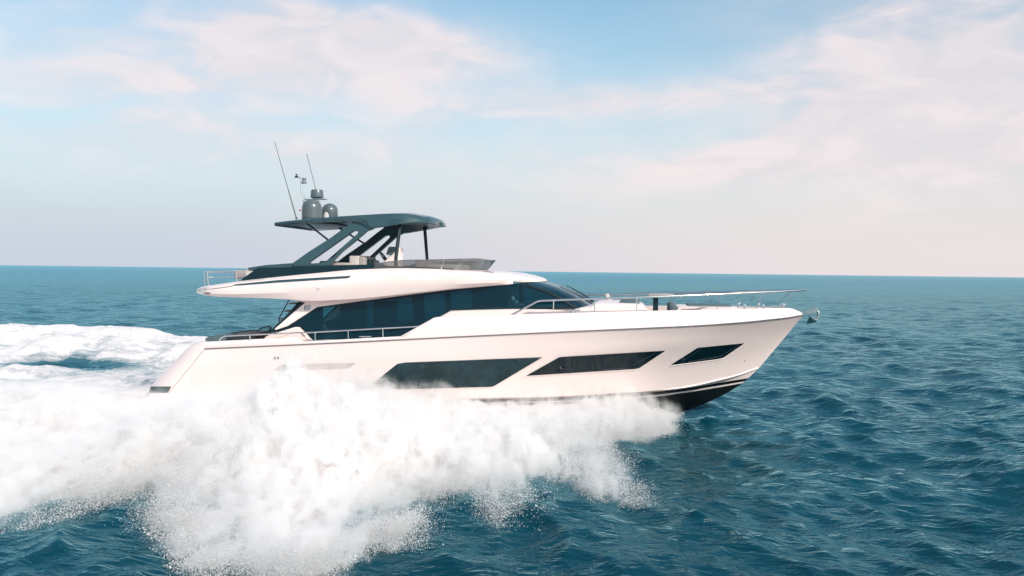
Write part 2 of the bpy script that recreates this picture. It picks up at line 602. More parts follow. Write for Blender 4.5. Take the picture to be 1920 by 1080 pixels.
# vent fairing and the two small marks near the stern
vf = hull_panel(([(513, 694), (530, 683), (668, 680.5)], [(513, 694), (640, 691.5), (655, 690), (668, 680.5)]), 0.006, 30, 4)
both(vf, 'vent_fairing', mat('fairing_grey', (0.56, 0.50, 0.49), 0.4), hull)  # fairing panel in a greyer tone than the gelcoat
vg = MB()
for k in range(6):
    a = on_hull(533, 684.6 + k * 1.35, 0.014); b = on_hull(556, 684.0 + k * 1.35, 0.014)
    vg.tube([a, b], 0.008, 5)
both(vg, 'vent_grille', M_SEAM, hull)
for du in (0, 6.3):
    dv = MB()
    c = on_hull(515.2 + du, 671.6, 0.01)
    dv.lathe([(0.0, 0), (0.03, 0.0), (0.034, 0.02), (0, 0.03)], c, 10, 'Y')
    c2 = on_hull(515.2 + du, 669.4, 0.01)
    dv.lathe([(0.0, 0), (0.016, 0.0), (0.018, 0.015), (0, 0.02)], c2, 8, 'Y')
    both(dv, 'drain_outlet', M_RUB, hull)
dv = MB(); dv.lathe([(0, 0), (0.025, 0.0), (0.03, 0.02), (0, 0.03)], on_hull(1396, 676, 0.0), 10, 'Y')
both(dv, 'drain_outlet', M_RUB, hull)

# --- stern quarter ("wing" abaft the hull side seam)
outl = [(388, 640.5), (372, 642), (360, 646), (348, 655), (334, 670.5), (310, 694), (285, 721), (280, 730), (278, 737), (278, 765)]
seam = [(388, 641), (386.5, 648), (384, 654), (377, 662.5), (363, 680), (340, 708), (320, 733), (316, 738), (312, 744), (305, 765)]
brow_o = [2.42, 2.34, 2.28, 2.22, 2.18, 2.12, 2.06, 2.04, 2.03, 2.02]
brow_s = [2.47, 2.48, 2.48, 2.475, 2.465, 2.43, 2.38, 2.37, 2.36, 2.22]
wing = MB()
cols = []
for (s_, bs), (o_, bo) in zip(zip(seam, brow_s), zip(outl, brow_o)):
    A, B = U(s_[0], s_[1], bs), U(o_[0], o_[1], bo)
    row = []
    for k in range(9):
        t = k / 8
        p = A.lerp(B, t)
        p.y = -(bs + (bo - bs) * t ** 2.2)
        row.append(p)
    row.append(Vector((B.x + 0.05, B.y + 0.12, B.z)))
    row.append(Vector((B.x + 0.25, B.y + 0.45, B.z - 0.02)))
    row.insert(0, Vector((A.x + 0.4, A.y + 0.05, A.z)))
    cols.append(row)
wing.grid(cols)
wings = both(wing, 'stern_quarter', M_WHITE, yacht, sharp=50)
tr = MB()
inner = [r[-1] for r in cols]
tr.grid([[p, Vector((p.x + 0.1, 0, p.z)), Vector((p.x, -p.y, p.z))] for p in inner])
tr.build('transom', M_WHITE, yacht)
pt = MB()
patch = [(283, 724), (325, 724), (316, 736.5), (277.5, 736.5)]
def wing_pt(u, v, out):
    # bilinear lookup on the quarter at a photo pixel
    d = ray(u, v).normalized()
    bv = BVHTree.FromPolygons([Vector(p) for p in wing.v], wing.f)
    loc, nrm, i, ds = bv.ray_cast(CAM, d)
    if loc is None: loc = U(u, v, 2.1)
    return loc + Vector((0, -out, 0))
rows = []
for j in range(4):
    q = j / 3
    rows.append([wing_pt(282.5 + (321.5 - 282.5) * i / 8 + (-2.5 if i == 0 else -6 * i / 8) * q, 724.5 + 12 * q, 0.012) for i in range(9)])
pt.grid(rows)
both(pt, 'quarter_grip_pad', mat('speckled_grey_pad', (0.07, 0.105, 0.10), 0.8, var=0.6, vscale=30, bump=0.6, bscale=60), yacht)
pl = MB()
zpl = U(278, 736, 2.0).z
pl.box((U(300, 736, 0).x + 0.15, 0, zpl - 0.06), (0.9, 3.9, 0.10), bev=0.03)
pl.build('swim_platform', M_DECK, yacht)
sm = MB(); sm.tube([U(u, v, b + 0.003) for (u, v), b in zip(seam[2:8], brow_s[2:8])], 0.006, 6)
both(sm, 'quarter_seam', M_SEAM, yacht)

# --- bulwark from the rub rail upward
rowT = lin([(388, 641), (553, 632.8), (564, 641.3), (584, 640), (750, 631), (813, 596), (821, 594.6), (904, 592), (1040, 588), (1215, 583.2),
            (1386, 579.7), (1470, 577.8), (1480, 578.0), (1487, 579.2), (1497, 583.5), (1508, 588.5)])
bT = pchip([(388, 2.44), (470, 2.52), (600, 2.59), (900, 2.56), (1050, 2.46), (1150, 2.28), (1250, 1.93), (1350, 1.40), (1400, 1.04),
            (1450, 0.62), (1475, 0.38), (1487, 0.25), (1497, 0.14), (1508, 0.0)])
us = sorted(set(list(np.linspace(388, 1508, 130)) + [553, 564, 584, 750, 813, 821, 1487, 1497]))
rows = [[], [], [], [], [], []]
deck_edge = []
for u in us:
    t = (u - 388) / (1508 - 388)
    uR = 384 + (1507 - 384) * t
    Rp = rowR.at(uR)
    b = float(bT(u))
    Tp = U(u, float(rowT(u)), b)
    mid = Rp.lerp(Tp, 0.55); mid.y -= 0.035 * min(1, b)
    k = min(1.0, b / 0.35)
    capi = Vector((Tp.x - 0.02 * (1 - k), -max(b - 0.13, 0.0), Tp.z + 0.004))
    rows[0].append(Rp); rows[1].append(mid)
    rows[2].append(Tp + Vector((0, -0.004, -0.035 * k))); rows[3].append(Tp + Vector((0, 0.03 * k, 0.0)))
    rows[4].append(capi)
    dz = float(np.interp(u, [388, 500, 520, 553, 584, 750, 813, 1215, 1508], [1.62, 1.64, 2.05, 2.1, 2.08, 2.13, 2.2, 2.62, 2.75]))
    dz = min(max(dz, Rp.z + 0.03), capi.z - 0.01)
    rows[5].append(Vector((capi.x, capi.y + 0.01, dz)))
    deck_edge.append(rows[5][-1])
bw = MB().grid(rows)
both(bw, 'bulwark', M_WHITE, yacht, sharp=32)
dk = MB().grid([deck_edge, [Vector((p.x, 0, p.z + 0.04)) for p in deck_edge], [Vector((p.x, -p.y, p.z)) for p in deck_edge]])
dk.build('deck', M_DECK, yacht)
rr = MB()
rr.tube([p + Vector((0, -0.008, 0.0)) for p in rowR.pts(np.linspace(0, 1, 160))], 0.016, 8)
both(rr, 'rub_rail', M_RUB, yacht, sharp=60)
# --- cabin: trunk, side glass, pillar, windshield
tt = [(815, 598), (845, 582.5), (960, 579), (1085, 577), (1106, 574.5), (1116, 569), (1125, 568.2), (1165, 569), (1196, 570), (1205, 573), (1217, 585)]
tb = pchip([(815, 2.06), (960, 2.03), (1050, 1.92), (1110, 1.78), (1160, 1.64), (1205, 1.5), (1217, 1.47)])
top = []
for a, b in zip(tt, tt[1:]):
    for k in range(4):
        top.append((a[0] + (b[0] - a[0]) * k / 4, a[1] + (b[1] - a[1]) * k / 4))
top.append(tt[-1])
rowsT = [[], [], [], [], []]
for u, v in top:
    b = float(tb(u))
    P = U(u, v, b)
    q = U(u, v, b).copy(); q.z = min(q.z - 0.03, 2.45); q.y -= 0.05
    md = P.lerp(q, 0.55); md.y -= 0.03
    rowsT[0].append(q); rowsT[1].append(md); rowsT[2].append(P + Vector((0, -0.012, -0.03))); rowsT[3].append(P + Vector((0, 0.05, 0.0))); rowsT[4].append(Vector((P.x, 0, P.z + 0.03)))
MB().grid(rowsT).mirror().build('coachroof', M_WHITE, yacht, sharp=40)


def bG(u, v):
    return 1.90 + 0.20 * (v - 532) / 108.0


def gpoly(uv, off=0.0):
    return [U(u, v, bG(u, v) + off) for u, v in uv]


cabin = None
glass_uv = [(517, 619), (540, 611), (595, 572), (680, 558), (790, 543), (850, 536), (962, 527), (985, 530.5), (1075, 577.5), (960, 581), (845, 584), (803, 610), (745, 640), (583, 644), (530, 634)]
gp = gpoly(glass_uv)
gm = MB()
tri = tessellate_polygon([gp])
gm.add(gp, tri)
sw = both(gm, 'salon_window', M_GLASS, yacht, sharp=60)
# dark posts and a band inside the glass, seen as darker bars
def bar(uv, off, th, name, m, par):
    f = gpoly(uv, off); k = [p + Vector((0, th, 0)) for p in f]
    return both(MB().prism(f, k), name, m, par)
for uv in ([(712, 559), (727, 557), (727, 643), (712, 643)], [(781, 550), (793, 549), (797, 634), (786, 640)], [(884, 538), (895, 537), (895, 584), (884, 584)],
           [(519, 620), (541, 612), (596, 576.5), (604, 575), (604, 646), (583, 646), (530, 636)], [(940, 533), (950, 532.5), (950, 583), (940, 583)]):
    for o in bar(uv, -0.03, 0.10, 'window_post', M_GREYD, yacht): pass
for o in bar([(517, 619), (540, 611), (595, 575.5), (680, 564), (790, 550), (850, 542.5), (962, 532), (962, 534.5), (850, 545.2), (790, 553), (680, 567), (596, 578.5), (541, 614), (519, 622)], 0.008, 0.05, 'window_frame', M_GREYD, yacht): pass
for o in bar([(803, 607), (845, 579.5), (960, 576.5), (1070, 575), (1074, 577.5), (960, 579.5), (846, 582.8), (806, 611), (745, 641), (741, 638)], 0.008, 0.05, 'window_frame', M_GREYD, yacht): pass
# white pillar with the maker's mark
pil = [(540, 561.5), (572, 567), (514, 617.3), (518, 618.6), (540, 611), (595, 575.5), (680, 564), (790, 550), (850, 542.5), (962, 532.6), (962, 527), (850, 536), (790, 543), (640, 555)]
f = gpoly(pil, 0.02); k = [p + Vector((0, 0.16, 0)) for p in f]
pillars = both(MB().prism(f, k), 'pillar', M_WHITE, yacht, bevel=0.012)
f = gpoly([(566, 565.5), (572.5, 566.5), (516, 617), (519, 621), (511, 624), (505.5, 623.5), (508.5, 618)], 0.0); k = [p + Vector((0, 0.14, 0)) for p in f]
both(MB().prism(f, k), 'pillar_trim', M_GREYD, yacht)
# emblem: square of wavy bars
em = MB()
def epoint(a, b_, out=0.03):
    u = 570.3 + a * 11.2; v = 572.8 + b_ * 9.0 - a * 1.2
    return U(u, v, bG(u, v) + out)
for (a0, a1, b0, b1) in ((0, 0.16, 0, 1), (0.92, 1.0, 0, 1), (0.0, 1.0, 0.0, 0.13), (0.0, 1.0, 0.9, 1.0), (0.22, 0.92, 0.36, 0.46), (0.2, 0.92, 0.62, 0.72), (0.5, 0.6, 0.36, 0.72)):
    fr = [epoint(a0, b0), epoint((a0 + a1) / 2, (b0 + 0.0 * b1) + 0.05 * (a1 - a0)), epoint(a1, b0), epoint(a1, b1), epoint((a0 + a1) / 2, b1 + 0.05 * (a1 - a0)), epoint(a0, b1)]
    em.prism(fr, [p + Vector((0, 0.02, 0)) for p in fr])
e1 = em.build('emblem', mat('emblem_grey', (0.22, 0.24, 0.29), 0.35, 0.4), pillars[0])
em.flipped().build('emblem', bpy.data.materials['emblem_grey'], pillars[1])

# windshield: loft between the brow edge and the coachroof
wt = [U(975, 532, 1.87), U(990, 530.8, 1.72), U(1003, 529.6, 1.42), U(1014, 528.2, 0.9), U(1019, 527.3, 0.0)]
wb = [U(1078, 577.8, 1.95), U(1092, 577.0, 1.72), U(1103, 575.5, 1.3), U(1110, 574.0, 0.7), U(1112, 573.0, 0.0)]
def catmull(P, n):
    out = []
    m = len(P)
    for i in range(m - 1):
        p0 = P[i - 1] if i else P[0] * 2 - P[1]
        p1, p2 = P[i], P[i + 1]
        p3 = P[i + 2] if i + 2 < m else P[i + 1] * 2 - P[i]
        for k in range(n):
            t = k / n
            out.append(0.5 * ((2 * p1) + (p2 - p0) * t + (2 * p0 - 5 * p1 + 4 * p2 - p3) * t * t + (3 * p1 - p0 - 3 * p2 + p3) * t ** 3))
    out.append(P[-1].copy())
    return out
def wrap(P, n=6):
    """starboard half ending on the centreline -> full curve to port"""
    c = catmull(P, n)
    c[-1].y = 0
    return c + [Vector((p.x, -p.y, p.z)) for p in reversed(c[:-1])]
ct, cb = wrap(wt), wrap(wb)
wrows = []
for j in range(9):
    t = j / 8
    wrows.append([a.lerp(b, t) + Vector((0.35, 0, 0.55)).normalized() * 0.09 * math.sin(math.pi * t) for a, b in zip(ct, cb)])
ws = MB().grid(wrows).build('windshield', M_WSHIELD, yacht, sharp=70)
# corner post between side glass and windshield
ap = MB()
ap.tube([a + Vector((0, 0, 0.0)) for a in [wrows[j][0] for j in range(9)]], 0.05, 8)
both(ap, 'windshield_post', M_GREYD, yacht)
for idx in (9, 17):
    wp_ = MB()
    base_p = wrows[8][idx] + Vector((0.03, 0, 0.06)); tip = wrows[3][idx - 3] + Vector((0.03, 0, 0.07))
    wp_.tube([base_p, base_p.lerp(tip, 0.5) + Vector((0.02, 0, 0.02)), tip], [0.022, 0.016, 0.012], 6)
    both(wp_, 'wiper', M_GREYD, yacht)

# --- flybridge wing
class FR:
    def __init__(self, pts):
        self.v = pchip([(p[0], p[1]) for p in pts]); self.b = pchip([(p[0], p[2]) for p in pts])
    def at(self, u):
        return U(u, float(self.v(u)), max(float(self.b(u)), 0.0))
fT = FR([(371, 541, 1.5), (379, 537.6, 1.95), (391, 535.5, 2.12), (449, 527, 2.2), (520, 519.3, 2.2), (600, 511.5, 2.2), (673, 505.2, 2.2), (750, 503, 2.2), (806, 504, 2.18), (870, 506.8, 2.05), (904, 508.8, 1.95), (946, 510.8, 1.75), (975, 515, 1.45), (998, 519.5, 1.1), (1013, 523.3, 0.7), (1022, 526.3, 0.0)])
fS = FR([(369.5, 544, 1.5), (378, 543.2, 2.0), (391, 541.5, 2.22), (436, 536.5, 2.4), (520, 529.5, 2.42), (600, 524.2, 2.42), (657, 520.5, 2.42), (750, 515, 2.4), (850, 514.5, 2.3), (920, 516.5, 2.1), (970, 520, 1.75), (1000, 523.2, 1.3), (1015, 525.4, 0.8), (1022.5, 526.9, 0.0)])
fC = FR([(368, 547, 1.5), (378, 549, 2.05), (391, 550.5, 2.3), (430, 551.5, 2.42), (520, 549.5, 2.44), (600, 546, 2.44), (769, 536, 2.38), (850, 533, 2.28), (920, 530.5, 2.1), (960, 529.3, 1.85), (1000, 528.4, 1.36), (1015, 527.8, 0.85), (1022.5, 527.4, 0.0)])
fL = FR([(370, 549.5, 1.45), (385, 554, 2.0), (410, 556.8, 2.30), (500, 559.3, 2.34), (546, 562, 2.33), (572, 567, 2.32), (600, 575.2, 2.32), (680, 564, 2.31), (790, 550, 2.27), (850, 542.7, 2.19), (962, 532.3, 1.84), (985, 530.8, 1.52), (1003, 529.3, 1.22), (1014, 528.3, 0.76), (1021, 527.6, 0.0)])
fL.v = lin([(370, 549.5), (385, 554), (410, 556.8), (500, 559.3), (546, 561.5), (560, 563), (575, 564.0), (600, 564), (640, 562), (680, 559.5), (740, 553), (790, 547.5), (850, 541), (962, 532.0), (985, 530.8), (1003, 529.3), (1014, 528.3), (1021, 527.6)])
NF = 110
sf = 0.5 - 0.5 * np.cos(np.pi * np.linspace(0, 1, NF)); sf = 0.5 * sf + 0.5 * np.linspace(0, 1, NF)
def frow(fr, u0, u1): return [fr.at(u0 + (u1 - u0) * float(q)) for q in sf]
rT, rS, rC, rL = frow(fT, 371, 1022), frow(fS, 369.5, 1022.5), frow(fC, 368, 1022.5), frow(fL, 370, 1021)
mid1 = []
for a, b in zip(rT, rS):
    p = a.lerp(b, 0.45); p.y -= 0.05 * min(1, abs(a.y)); mid1.append(p)
mid2 = []
for a, b in zip(rS, rC):
    p = a.lerp(b, 0.5); p.y -= 0.025 * min(1, abs(a.y)); mid2.append(p)
cen_t = [Vector((p.x, 0, p.z + 0.02)) for p in rT]
cen_b = [Vector((p.x, 0, p.z)) for p in rL]
fb_ = MB().grid([cen_t, rT, mid1, rS, mid2, rC, rL, cen_b]).mirror()
# close the aft end
e = [rT[0], mid1[0], rS[0], mid2[0], rC[0], rL[0]]
fb_.grid([e, [Vector((p.x - 0.18 * (1 if 0 < i < 5 else 0.6), 0, p.z)) for i, p in enumerate(e)], [Vector((p.x, -p.y, p.z)) for p in e]])
fly = fb_.build('flybridge', M_WHITE, yacht, sharp=24)
fly_bvh = BVHTree.FromPolygons([Vector(p) for p in fb_.v], fb_.f)
def on_fly(u, v, out=0.006):
    d = ray(u, v).normalized()
    loc, nrm, i, ds = fly_bvh.ray_cast(CAM, d)
    if loc is None: loc, nrm = U(u, v, 2.4), Vector((0, -1, 0))
    if nrm.dot(d) > 0: nrm = -nrm
    return loc + nrm * out
st_t = lin([(437, 535.5), (441, 533.3), (520, 525.5), (600, 520.5), (658.5, 517.2)]); st_b = lin([(437, 536.2), (520, 530), (600, 525), (654, 521.4), (658.5, 517.6)])
uu = np.linspace(437, 658.5, 60)
rows = [[on_fly(u, float(st_t(u)) * (1 - q) + float(st_b(u)) * q, 0.008) for u in uu] for q in (0, 0.33, 0.66, 1)]
both(MB().grid(rows), 'accent_stripe', M_GREY, fly)
sm = MB(); sm.tube([on_fly(u, v, 0.004) for u, v in [(371.5, 545.2), (385, 543.6), (400, 541.8), (420, 539), (437, 536.3)]], 0.012, 6)
both(sm, 'wing_seam', M_SEAM, fly)
lt = MB(); lt.tube([on_fly(u, v, 0.0) for u, v in [(382, 550), (388, 550), (395, 549.4)]], [0.01, 0.035, 0.012], 8)
both(lt, 'wing_light', M_SEAM, fly)
lt = MB(); lt.lathe([(0, 0.0), (0.035, 0), (0.04, 0.02), (0.0, 0.05)], on_fly(598, 538.8, 0.03), 12, 'Y')
both(lt, 'navigation_light', M_LENS, fly)
br = MB(); br.tube([on_fly(u, v, 0.01) for u, v in [(906, 509.6), (916, 510.6), (926, 512)]], [0.01, 0.02, 0.012], 6)
both(br, 'brow_vent', M_SEAM, fly)

# --- flybridge coaming (dark base) and tinted windscreen
cbase = [(449, 527.2, 2.14), (482, 523.5, 2.14), (540, 517.2, 2.14), (600, 511.3, 2.14), (673, 505.2, 2.14), (750, 503, 2.13), (806, 503.8, 2.1), (850, 505.6, 2.02)]
ctop = [(452, 525, 2.1), (482, 504, 2.06), (540, 499.5, 2.04), (600, 498, 2.04), (673, 496, 2.04), (715, 495, 2.05), (806, 500.3, 2.08), (850, 503.2, 2.0)]
cA = FR(cbase); cB = FR(ctop)
cB.v = lin([(452, 525), (482, 502.5), (490, 501.8), (540, 499), (600, 498), (673, 496.3), (705, 496), (735, 499), (806, 501), (850, 503.5)])
uu = np.linspace(450, 850, 70)
ra = [cA.at(u) + Vector((0, 0, -0.02)) for u in uu]
rb_ = [cB.at(max(u, 452)) for u in uu]
rin = [p + Vector((0, 0.07, 0)) for p in rb_]
rin2 = [Vector((b.x, b.y + 0.1, a.z - 0.1)) for a, b in zip(ra, rb_)]
both(MB().grid([ra, rb_, rin, rin2]), 'coaming', M_GREYD, yacht, sharp=40)
wsb = [U(700, 505.0, 2.12), U(760, 503.4, 2.12), U(806, 504.0, 2.1), U(845, 505.8, 2.0), U(872, 507.2, 1.72), U(888, 508.2, 1.2), U(897, 508.6, 0.6), U(899, 508.6, 0)]
wst = [U(702, 494.5, 2.08), U(755, 488.2, 2.13), U(806, 487.2, 2.13), U(860, 485.5, 2.06), U(890, 485, 1.78), U(904, 485.8, 1.25), U(912, 487, 0.6), U(914, 487.6, 0)]
cb2, ct2 = wrap(wsb, 8), wrap(wst, 8)
ws2 = MB().grid([[a.lerp(b, t) for a, b in zip(cb2, ct2)] for t in np.linspace(0, 1, 6)]).build('flybridge_windscreen', M_SCREENG, yacht, sharp=70)
rim = MB(); rim.tube(ct2, 0.012, 6); rim.build('screen_rim', M_RUB, ws2)
for i in (13,):
    sj = MB(); sj.tube([cb2[20], ct2[20]], 0.007, 6); both(sj, 'screen_joint', M_CHROME, ws2)
# glossy blue-black sunpad cover end aft of the arch
ap2 = MB()
for bsign in (1,):
    P = [U(466, 505, 2.0), U(500, 501.5, 1.98), U(548, 498.5, 1.98)]
    ap2.tube(P, [0.05, 0.075, 0.08], 12)
both(ap2, 'coaming_roll', M_GREY, yacht)

# --- arch legs carrying the hardtop
def arch_b(u, v): return 1.72 + 0.20 * (v - 413) / 90.0
arch_out = [(533, 504), (577, 473), (620, 445.6), (644.5, 427.5), (668, 411), (710, 408), (716, 420), (696, 430.5), (687, 433.5), (680, 440), (638, 475), (617, 497.5), (605, 508), (540, 512)]
slot = [(662, 433.6), (670, 433), (671.5, 434.5), (670, 438), (613, 488), (608, 491), (598, 493), (581, 494), (579.5, 492)]
def arch_mesh():
    """leg with one long slot, cut as a bridged ring"""
    bm = bmesh.new()
    def add_side(off):
        o = [bm.verts.new(U(u, v, arch_b(u, v)) + Vector((0, off, 0))) for u, v in arch_out]
        s = [bm.verts.new(U(u, v, arch_b(u, v)) + Vector((0, off, 0))) for u, v in slot]
        return o, s
    o1, s1 = add_side(0); o2, s2 = add_side(0.16)
    for o_, s_ in ((o1, s1), (o2, s2)):
        tri = tessellate_polygon([[v.co for v in o_], [v.co for v in s_]])
        allv = o_ + s_
        for t in tri:
            try: bm.faces.new([allv[i] for i in t])
            except ValueError: pass
    for A, B in ((o1, o2), (s1, s2)):
        n = len(A)
        for i in range(n):
            k = (i + 1) % n
            bm.faces.new([A[i], B[i], B[k], A[k]])
    mb = MB()
    bm.verts.index_update()
    mb.add([v.co.copy() for v in bm.verts], [[v.index for v in f.verts] for f in bm.faces])
    bm.free()
    return mb
both(arch_mesh(), 'arch_leg', M_GREY, yacht, bevel=0.018)

# --- hardtop
hE = FR([(515, 417.2, 1.62), (545, 413.6, 1.68), (600, 408.5, 1.72), (680, 403, 1.74), (735, 400.4, 1.73), (755, 400.2, 1.68), (780, 403.5, 1.5), (800, 408.5, 1.2), (813, 413.6, 0.8), (821, 417.5, 0.4), (824, 419.5, 0.0)])
hB = FR([(516, 424, 1.62), (600, 417.6, 1.74), (650, 415, 1.77), (672, 417, 1.79), (694, 428.5, 1.80), (720, 425, 1.81), (751, 419.5, 1.78), (782, 416.2, 1.58), (802, 417.8, 1.25), (815, 420.0, 0.8), (822, 422.5, 0.4), (824.5, 423.8, 0.0)])
hB.v = pchip([(516, 424), (600, 417.6), (650, 415), (672, 416.5), (690, 425), (696, 428.3), (720, 425), (751, 419.8), (782, 416.4), (802, 417.8), (815, 420.0), (822, 422.5), (824.5, 423.8)])
nH = 80
sh = 1 - (1 - np.linspace(0, 1, nH)) ** 1.4
e1 = [hE.at(515 + 309 * float(q)) for q in sh]; e2 = [hB.at(516 + 308.5 * float(q)) for q in sh]
m1 = []
for a, b in zip(e1, e2):
    p = a.lerp(b, 0.5); p.y -= 0.05 * min(1, abs(a.y)); m1.append(p)
crown = [Vector((p.x, p.y * 0.6, p.z + 0.055 * min(1, abs(p.y)))) for p in e1]
cen = [Vector((p.x, 0, p.z + 0.075 * min(1, abs(p.y)))) for p in e1]
un1 = [Vector((b.x, b.y * 0.90, b.z + 0.01)) for b in e2]
zu = lin([(e2[0].x, e2[0].z), (e2[25].x, e2[25].z), (e2[-14].x, e2[-14].z + 0.02), (e2[-1].x, e2[-1].z)])
un2 = [Vector((b.x, b.y * 0.80, max(b.z + 0.02, min(float(zu(b.x)) + 0.05, a.z - 0.03)))) for a, b in zip(e1, e2)]
un3 = [Vector((p.x, 0, p.z + 0.02)) for p in un2]
ht = MB().grid([cen, crown, e1, m1, e2, un1, un2, un3]).mirror()
ec = [cen[0], crown[0], e1[0], m1[0], e2[0], un1[0], un2[0], un3[0]]
ht.grid([ec, [Vector((p.x, -p.y, p.z)) for p in ec]])
hardtop = ht.build('hardtop', M_GREY, yacht, sharp=30)
ht_bvh = BVHTree.FromPolygons([Vector(p) for p in ht.v], ht.f)
def top_z(x, y):
    loc, n, i, d = ht_bvh.ray_cast(Vector((x, y, 20)), Vector((0, 0, -1)))
    return loc.z if loc else 5.7
# recess line along the roof edge
gl = MB(); gl.tube([hE.at(u) + Vector((0, -0.02, -d)) for u, d in ((676, 0.12), (700, 0.115), (730, 0.10), (752, 0.085))], [0.012, 0.02, 0.02, 0.01], 6)
both(gl, 'roof_groove', M_GREYD, hardtop)
up = MB()
c = U(585, 424, 0.0)
up.box((c.x + 0.25, 0, e2[12].z + 0.06), (1.3, 1.9, 0.05), bev=0.02)
up.build('roof_hatch', M_GREYD, hardtop)
# struts and poles
s1 = MB(); s1.tube([U(576, 419, 1.45), U(614, 449, 1.78)], 0.03, 8)
both(s1, 'roof_strut', M_GREYD, yacht)
p1 = MB(); p1.tube([U(750.5, 418, 1.52), U(742.5, 482, 1.93), U(742, 505, 1.95)], [0.055, 0.05, 0.05], 10)
both(p1, 'roof_pole', M_GREYD, yacht)

# --- gear on the hardtop
def dome(u0, u1, vtop, y, name, parent):
    b = -y
    uc = (u0 + u1) / 2
    d = (U(uc, 400, b) - CAM).dot(C3 @ Vector((0, 0, -1)))
    r = (u1 - u0) / 2 * d / FPX
    t = U(uc, vtop, b)
    zb = top_z(t.x, y) - 0.02
    H = t.z - zb
    mb = MB()
    prof = [(0, 0), (r * 1.0, 0), (r * 1.0, 0.05), (r * 0.955, 0.06)]
    hc = H - r * 0.92
    prof += [(r * 1.0, 0.075), (r * 0.99, hc)]
    for q in np.linspace(0.08, math.pi / 2, 14):
        prof.append((r * 0.99 * math.cos(q), hc + r * 0.92 * math.sin(q)))
    mb.lathe(prof, (t.x, y, zb), 40)
    return mb.build(name, M_DOME, parent, sharp=40), (t.x, y, zb, r, hc)
dm1, D1 = dome(566.2, 603.6, 373.2, -0.55, 'satellite_dome', yacht)
dm2, D2 = dome(603.2, 633.6, 381.3, 0.45, 'satellite_dome', yacht)
# white oval sticker bent to the second dome
ov = MB()
rows = []
x0, y0, zb, r, hc = D2
for j in range(13):
    t = j / 12; row = []
    hw = 0.085 * math.sqrt(max(1 - ((t - 0.42) / 0.58) ** 2, 0)) if t > 0.42 else 0.085
    z = zb + 0.03 + 0.26 * t
    for i in range(7):
        a = -math.pi / 2 - 0.10 + (i / 6 - 0.5) * 2 * hw / r
        rr_ = r * 1.0 + 0.006
        if z - zb > hc: rr_ = r * 0.99 * math.sqrt(max(1 - ((z - zb - hc) / (r * 0.92)) ** 2, 0)) + 0.006
        row.append(Vector((x0 + rr_ * math.cos(a), y0 + rr_ * math.sin(a), z)))
    rows.append(row)
ov.grid(rows)
ov.build('dome_label', mat('white_label', (0.82, 0.8, 0.79), 0.5), dm2)
# radar on its mast
tR = U(594.3, 355.5, 0.1); bR_ = U(594.3, 371.5, 0.1); rR = (607 - 581.5) / 2 * 27.5 / FPX
rd = MB()
Hh = tR.z - bR_.z
rd.lathe([(0, 0), (rR * 0.8, 0), (rR * 0.98, 0.02), (rR * 1.0, 0.05), (rR * 0.92, Hh * 0.85), (rR * 0.84, Hh * 0.97), (0, Hh)], bR_, 32)
radar = rd.build('radar', M_DOME, yacht)
rs = MB(); rs.box(bR_ + Vector((0.08, 0, -0.03)), (0.42, 0.26, 0.03), bev=0.01)
rs.tube([bR_ + Vector((0.1, 0, -0.04)), Vector((bR_.x + 0.12, 0.1 * -1, top_z(bR_.x + 0.12, -0.1) - 0.02))], 0.035, 10)
rs.tube([bR_ + Vector((-0.12, 0, -0.04)), U(572, 374, 0.1)], 0.02, 8)
rs.build('radar_stand', M_CHROME, radar)
ms = MB()
mp = [U(569.5, 409, 0.15), U(569.3, 376, 0.15), U(570.5, 371.5, 0.15), U(565.3, 358, 0.15), U(564.3, 343.5, 0.15), U(563.6, 334, 0.15)]
mp[0].z = top_z(mp[0].x, mp[0].y) - 0.02
ms.tube(mp, [0.028, 0.028, 0.026, 0.024, 0.02, 0.018], 10)
ms.tube([U(563.8, 332.8, 0.15), U(552, 333, 0.15)], 0.014, 8)
ms.tube([U(564.8, 344, 0.15), U(575, 343.5, 0.15)], 0.014, 8)
mast = ms.build('mast', M_CHROME, yacht, sharp=60)
nl = MB()
cN = U(570.3, 343.3, 0.15)
nl.lathe([(0, 0), (0.075, 0), (0.075, 0.03), (0.06, 0.035), (0.06, 0.125), (0.072, 0.13), (0.072, 0.155), (0, 0.16)], cN, 16)
nl.build('masthead_light', mat('lamp_smoke', (0.18, 0.22, 0.25), 0.15, 0, 0.5), mast)
an = MB(); cA_ = U(556, 332.5, 0.15)
an.lathe([(0, 0), (0.05, 0), (0.05, 0.045), (0.012, 0.05), (0.012, 0.075), (0.035, 0.08), (0.035, 0.1), (0, 0.105)], cA_, 12)
an.build('wind_sensor', M_GREYD, mast)
rl = MB(); cr = U(562.6, 394.3, 0.15); rl.lathe([(0, -0.03), (0.022, -0.025), (0.026, 0), (0.022, 0.025), (0, 0.03)], cr, 10)
rl.tube([cr, Vector((mp[0].x, mp[0].y, cr.z))], 0.01, 6)
rl.build('red_lamp', M_RED, mast)
for (a, b_, y) in (((556, 410), (515, 266), 0.75), ((592, 355), (575, 288), -0.9)):
    A = U(a[0], a[1], y); B = U(b_[0], b_[1], y)
    if y < 0:
        dirn = (A - B).normalized()
        for _ in range(60):
            if A.z > top_z(A.x, A.y): A = A + dirn * 0.03
    w = MB()
    D = (B - A)
    w.lathe([(0, -0.02), (0.035, -0.02), (0.035, 0.02), (0.02, 0.05), (0, 0.05)], A, 10)
    w.tube([A, A + D * 0.03, A + D * 0.36, A + D * 0.37, B], [0.022, 0.02, 0.018, 0.013, 0.009], 6)
    w.build('whip_antenna', mat('antenna_grey', (0.05, 0.055, 0.06), 0.35, 0.0), yacht)

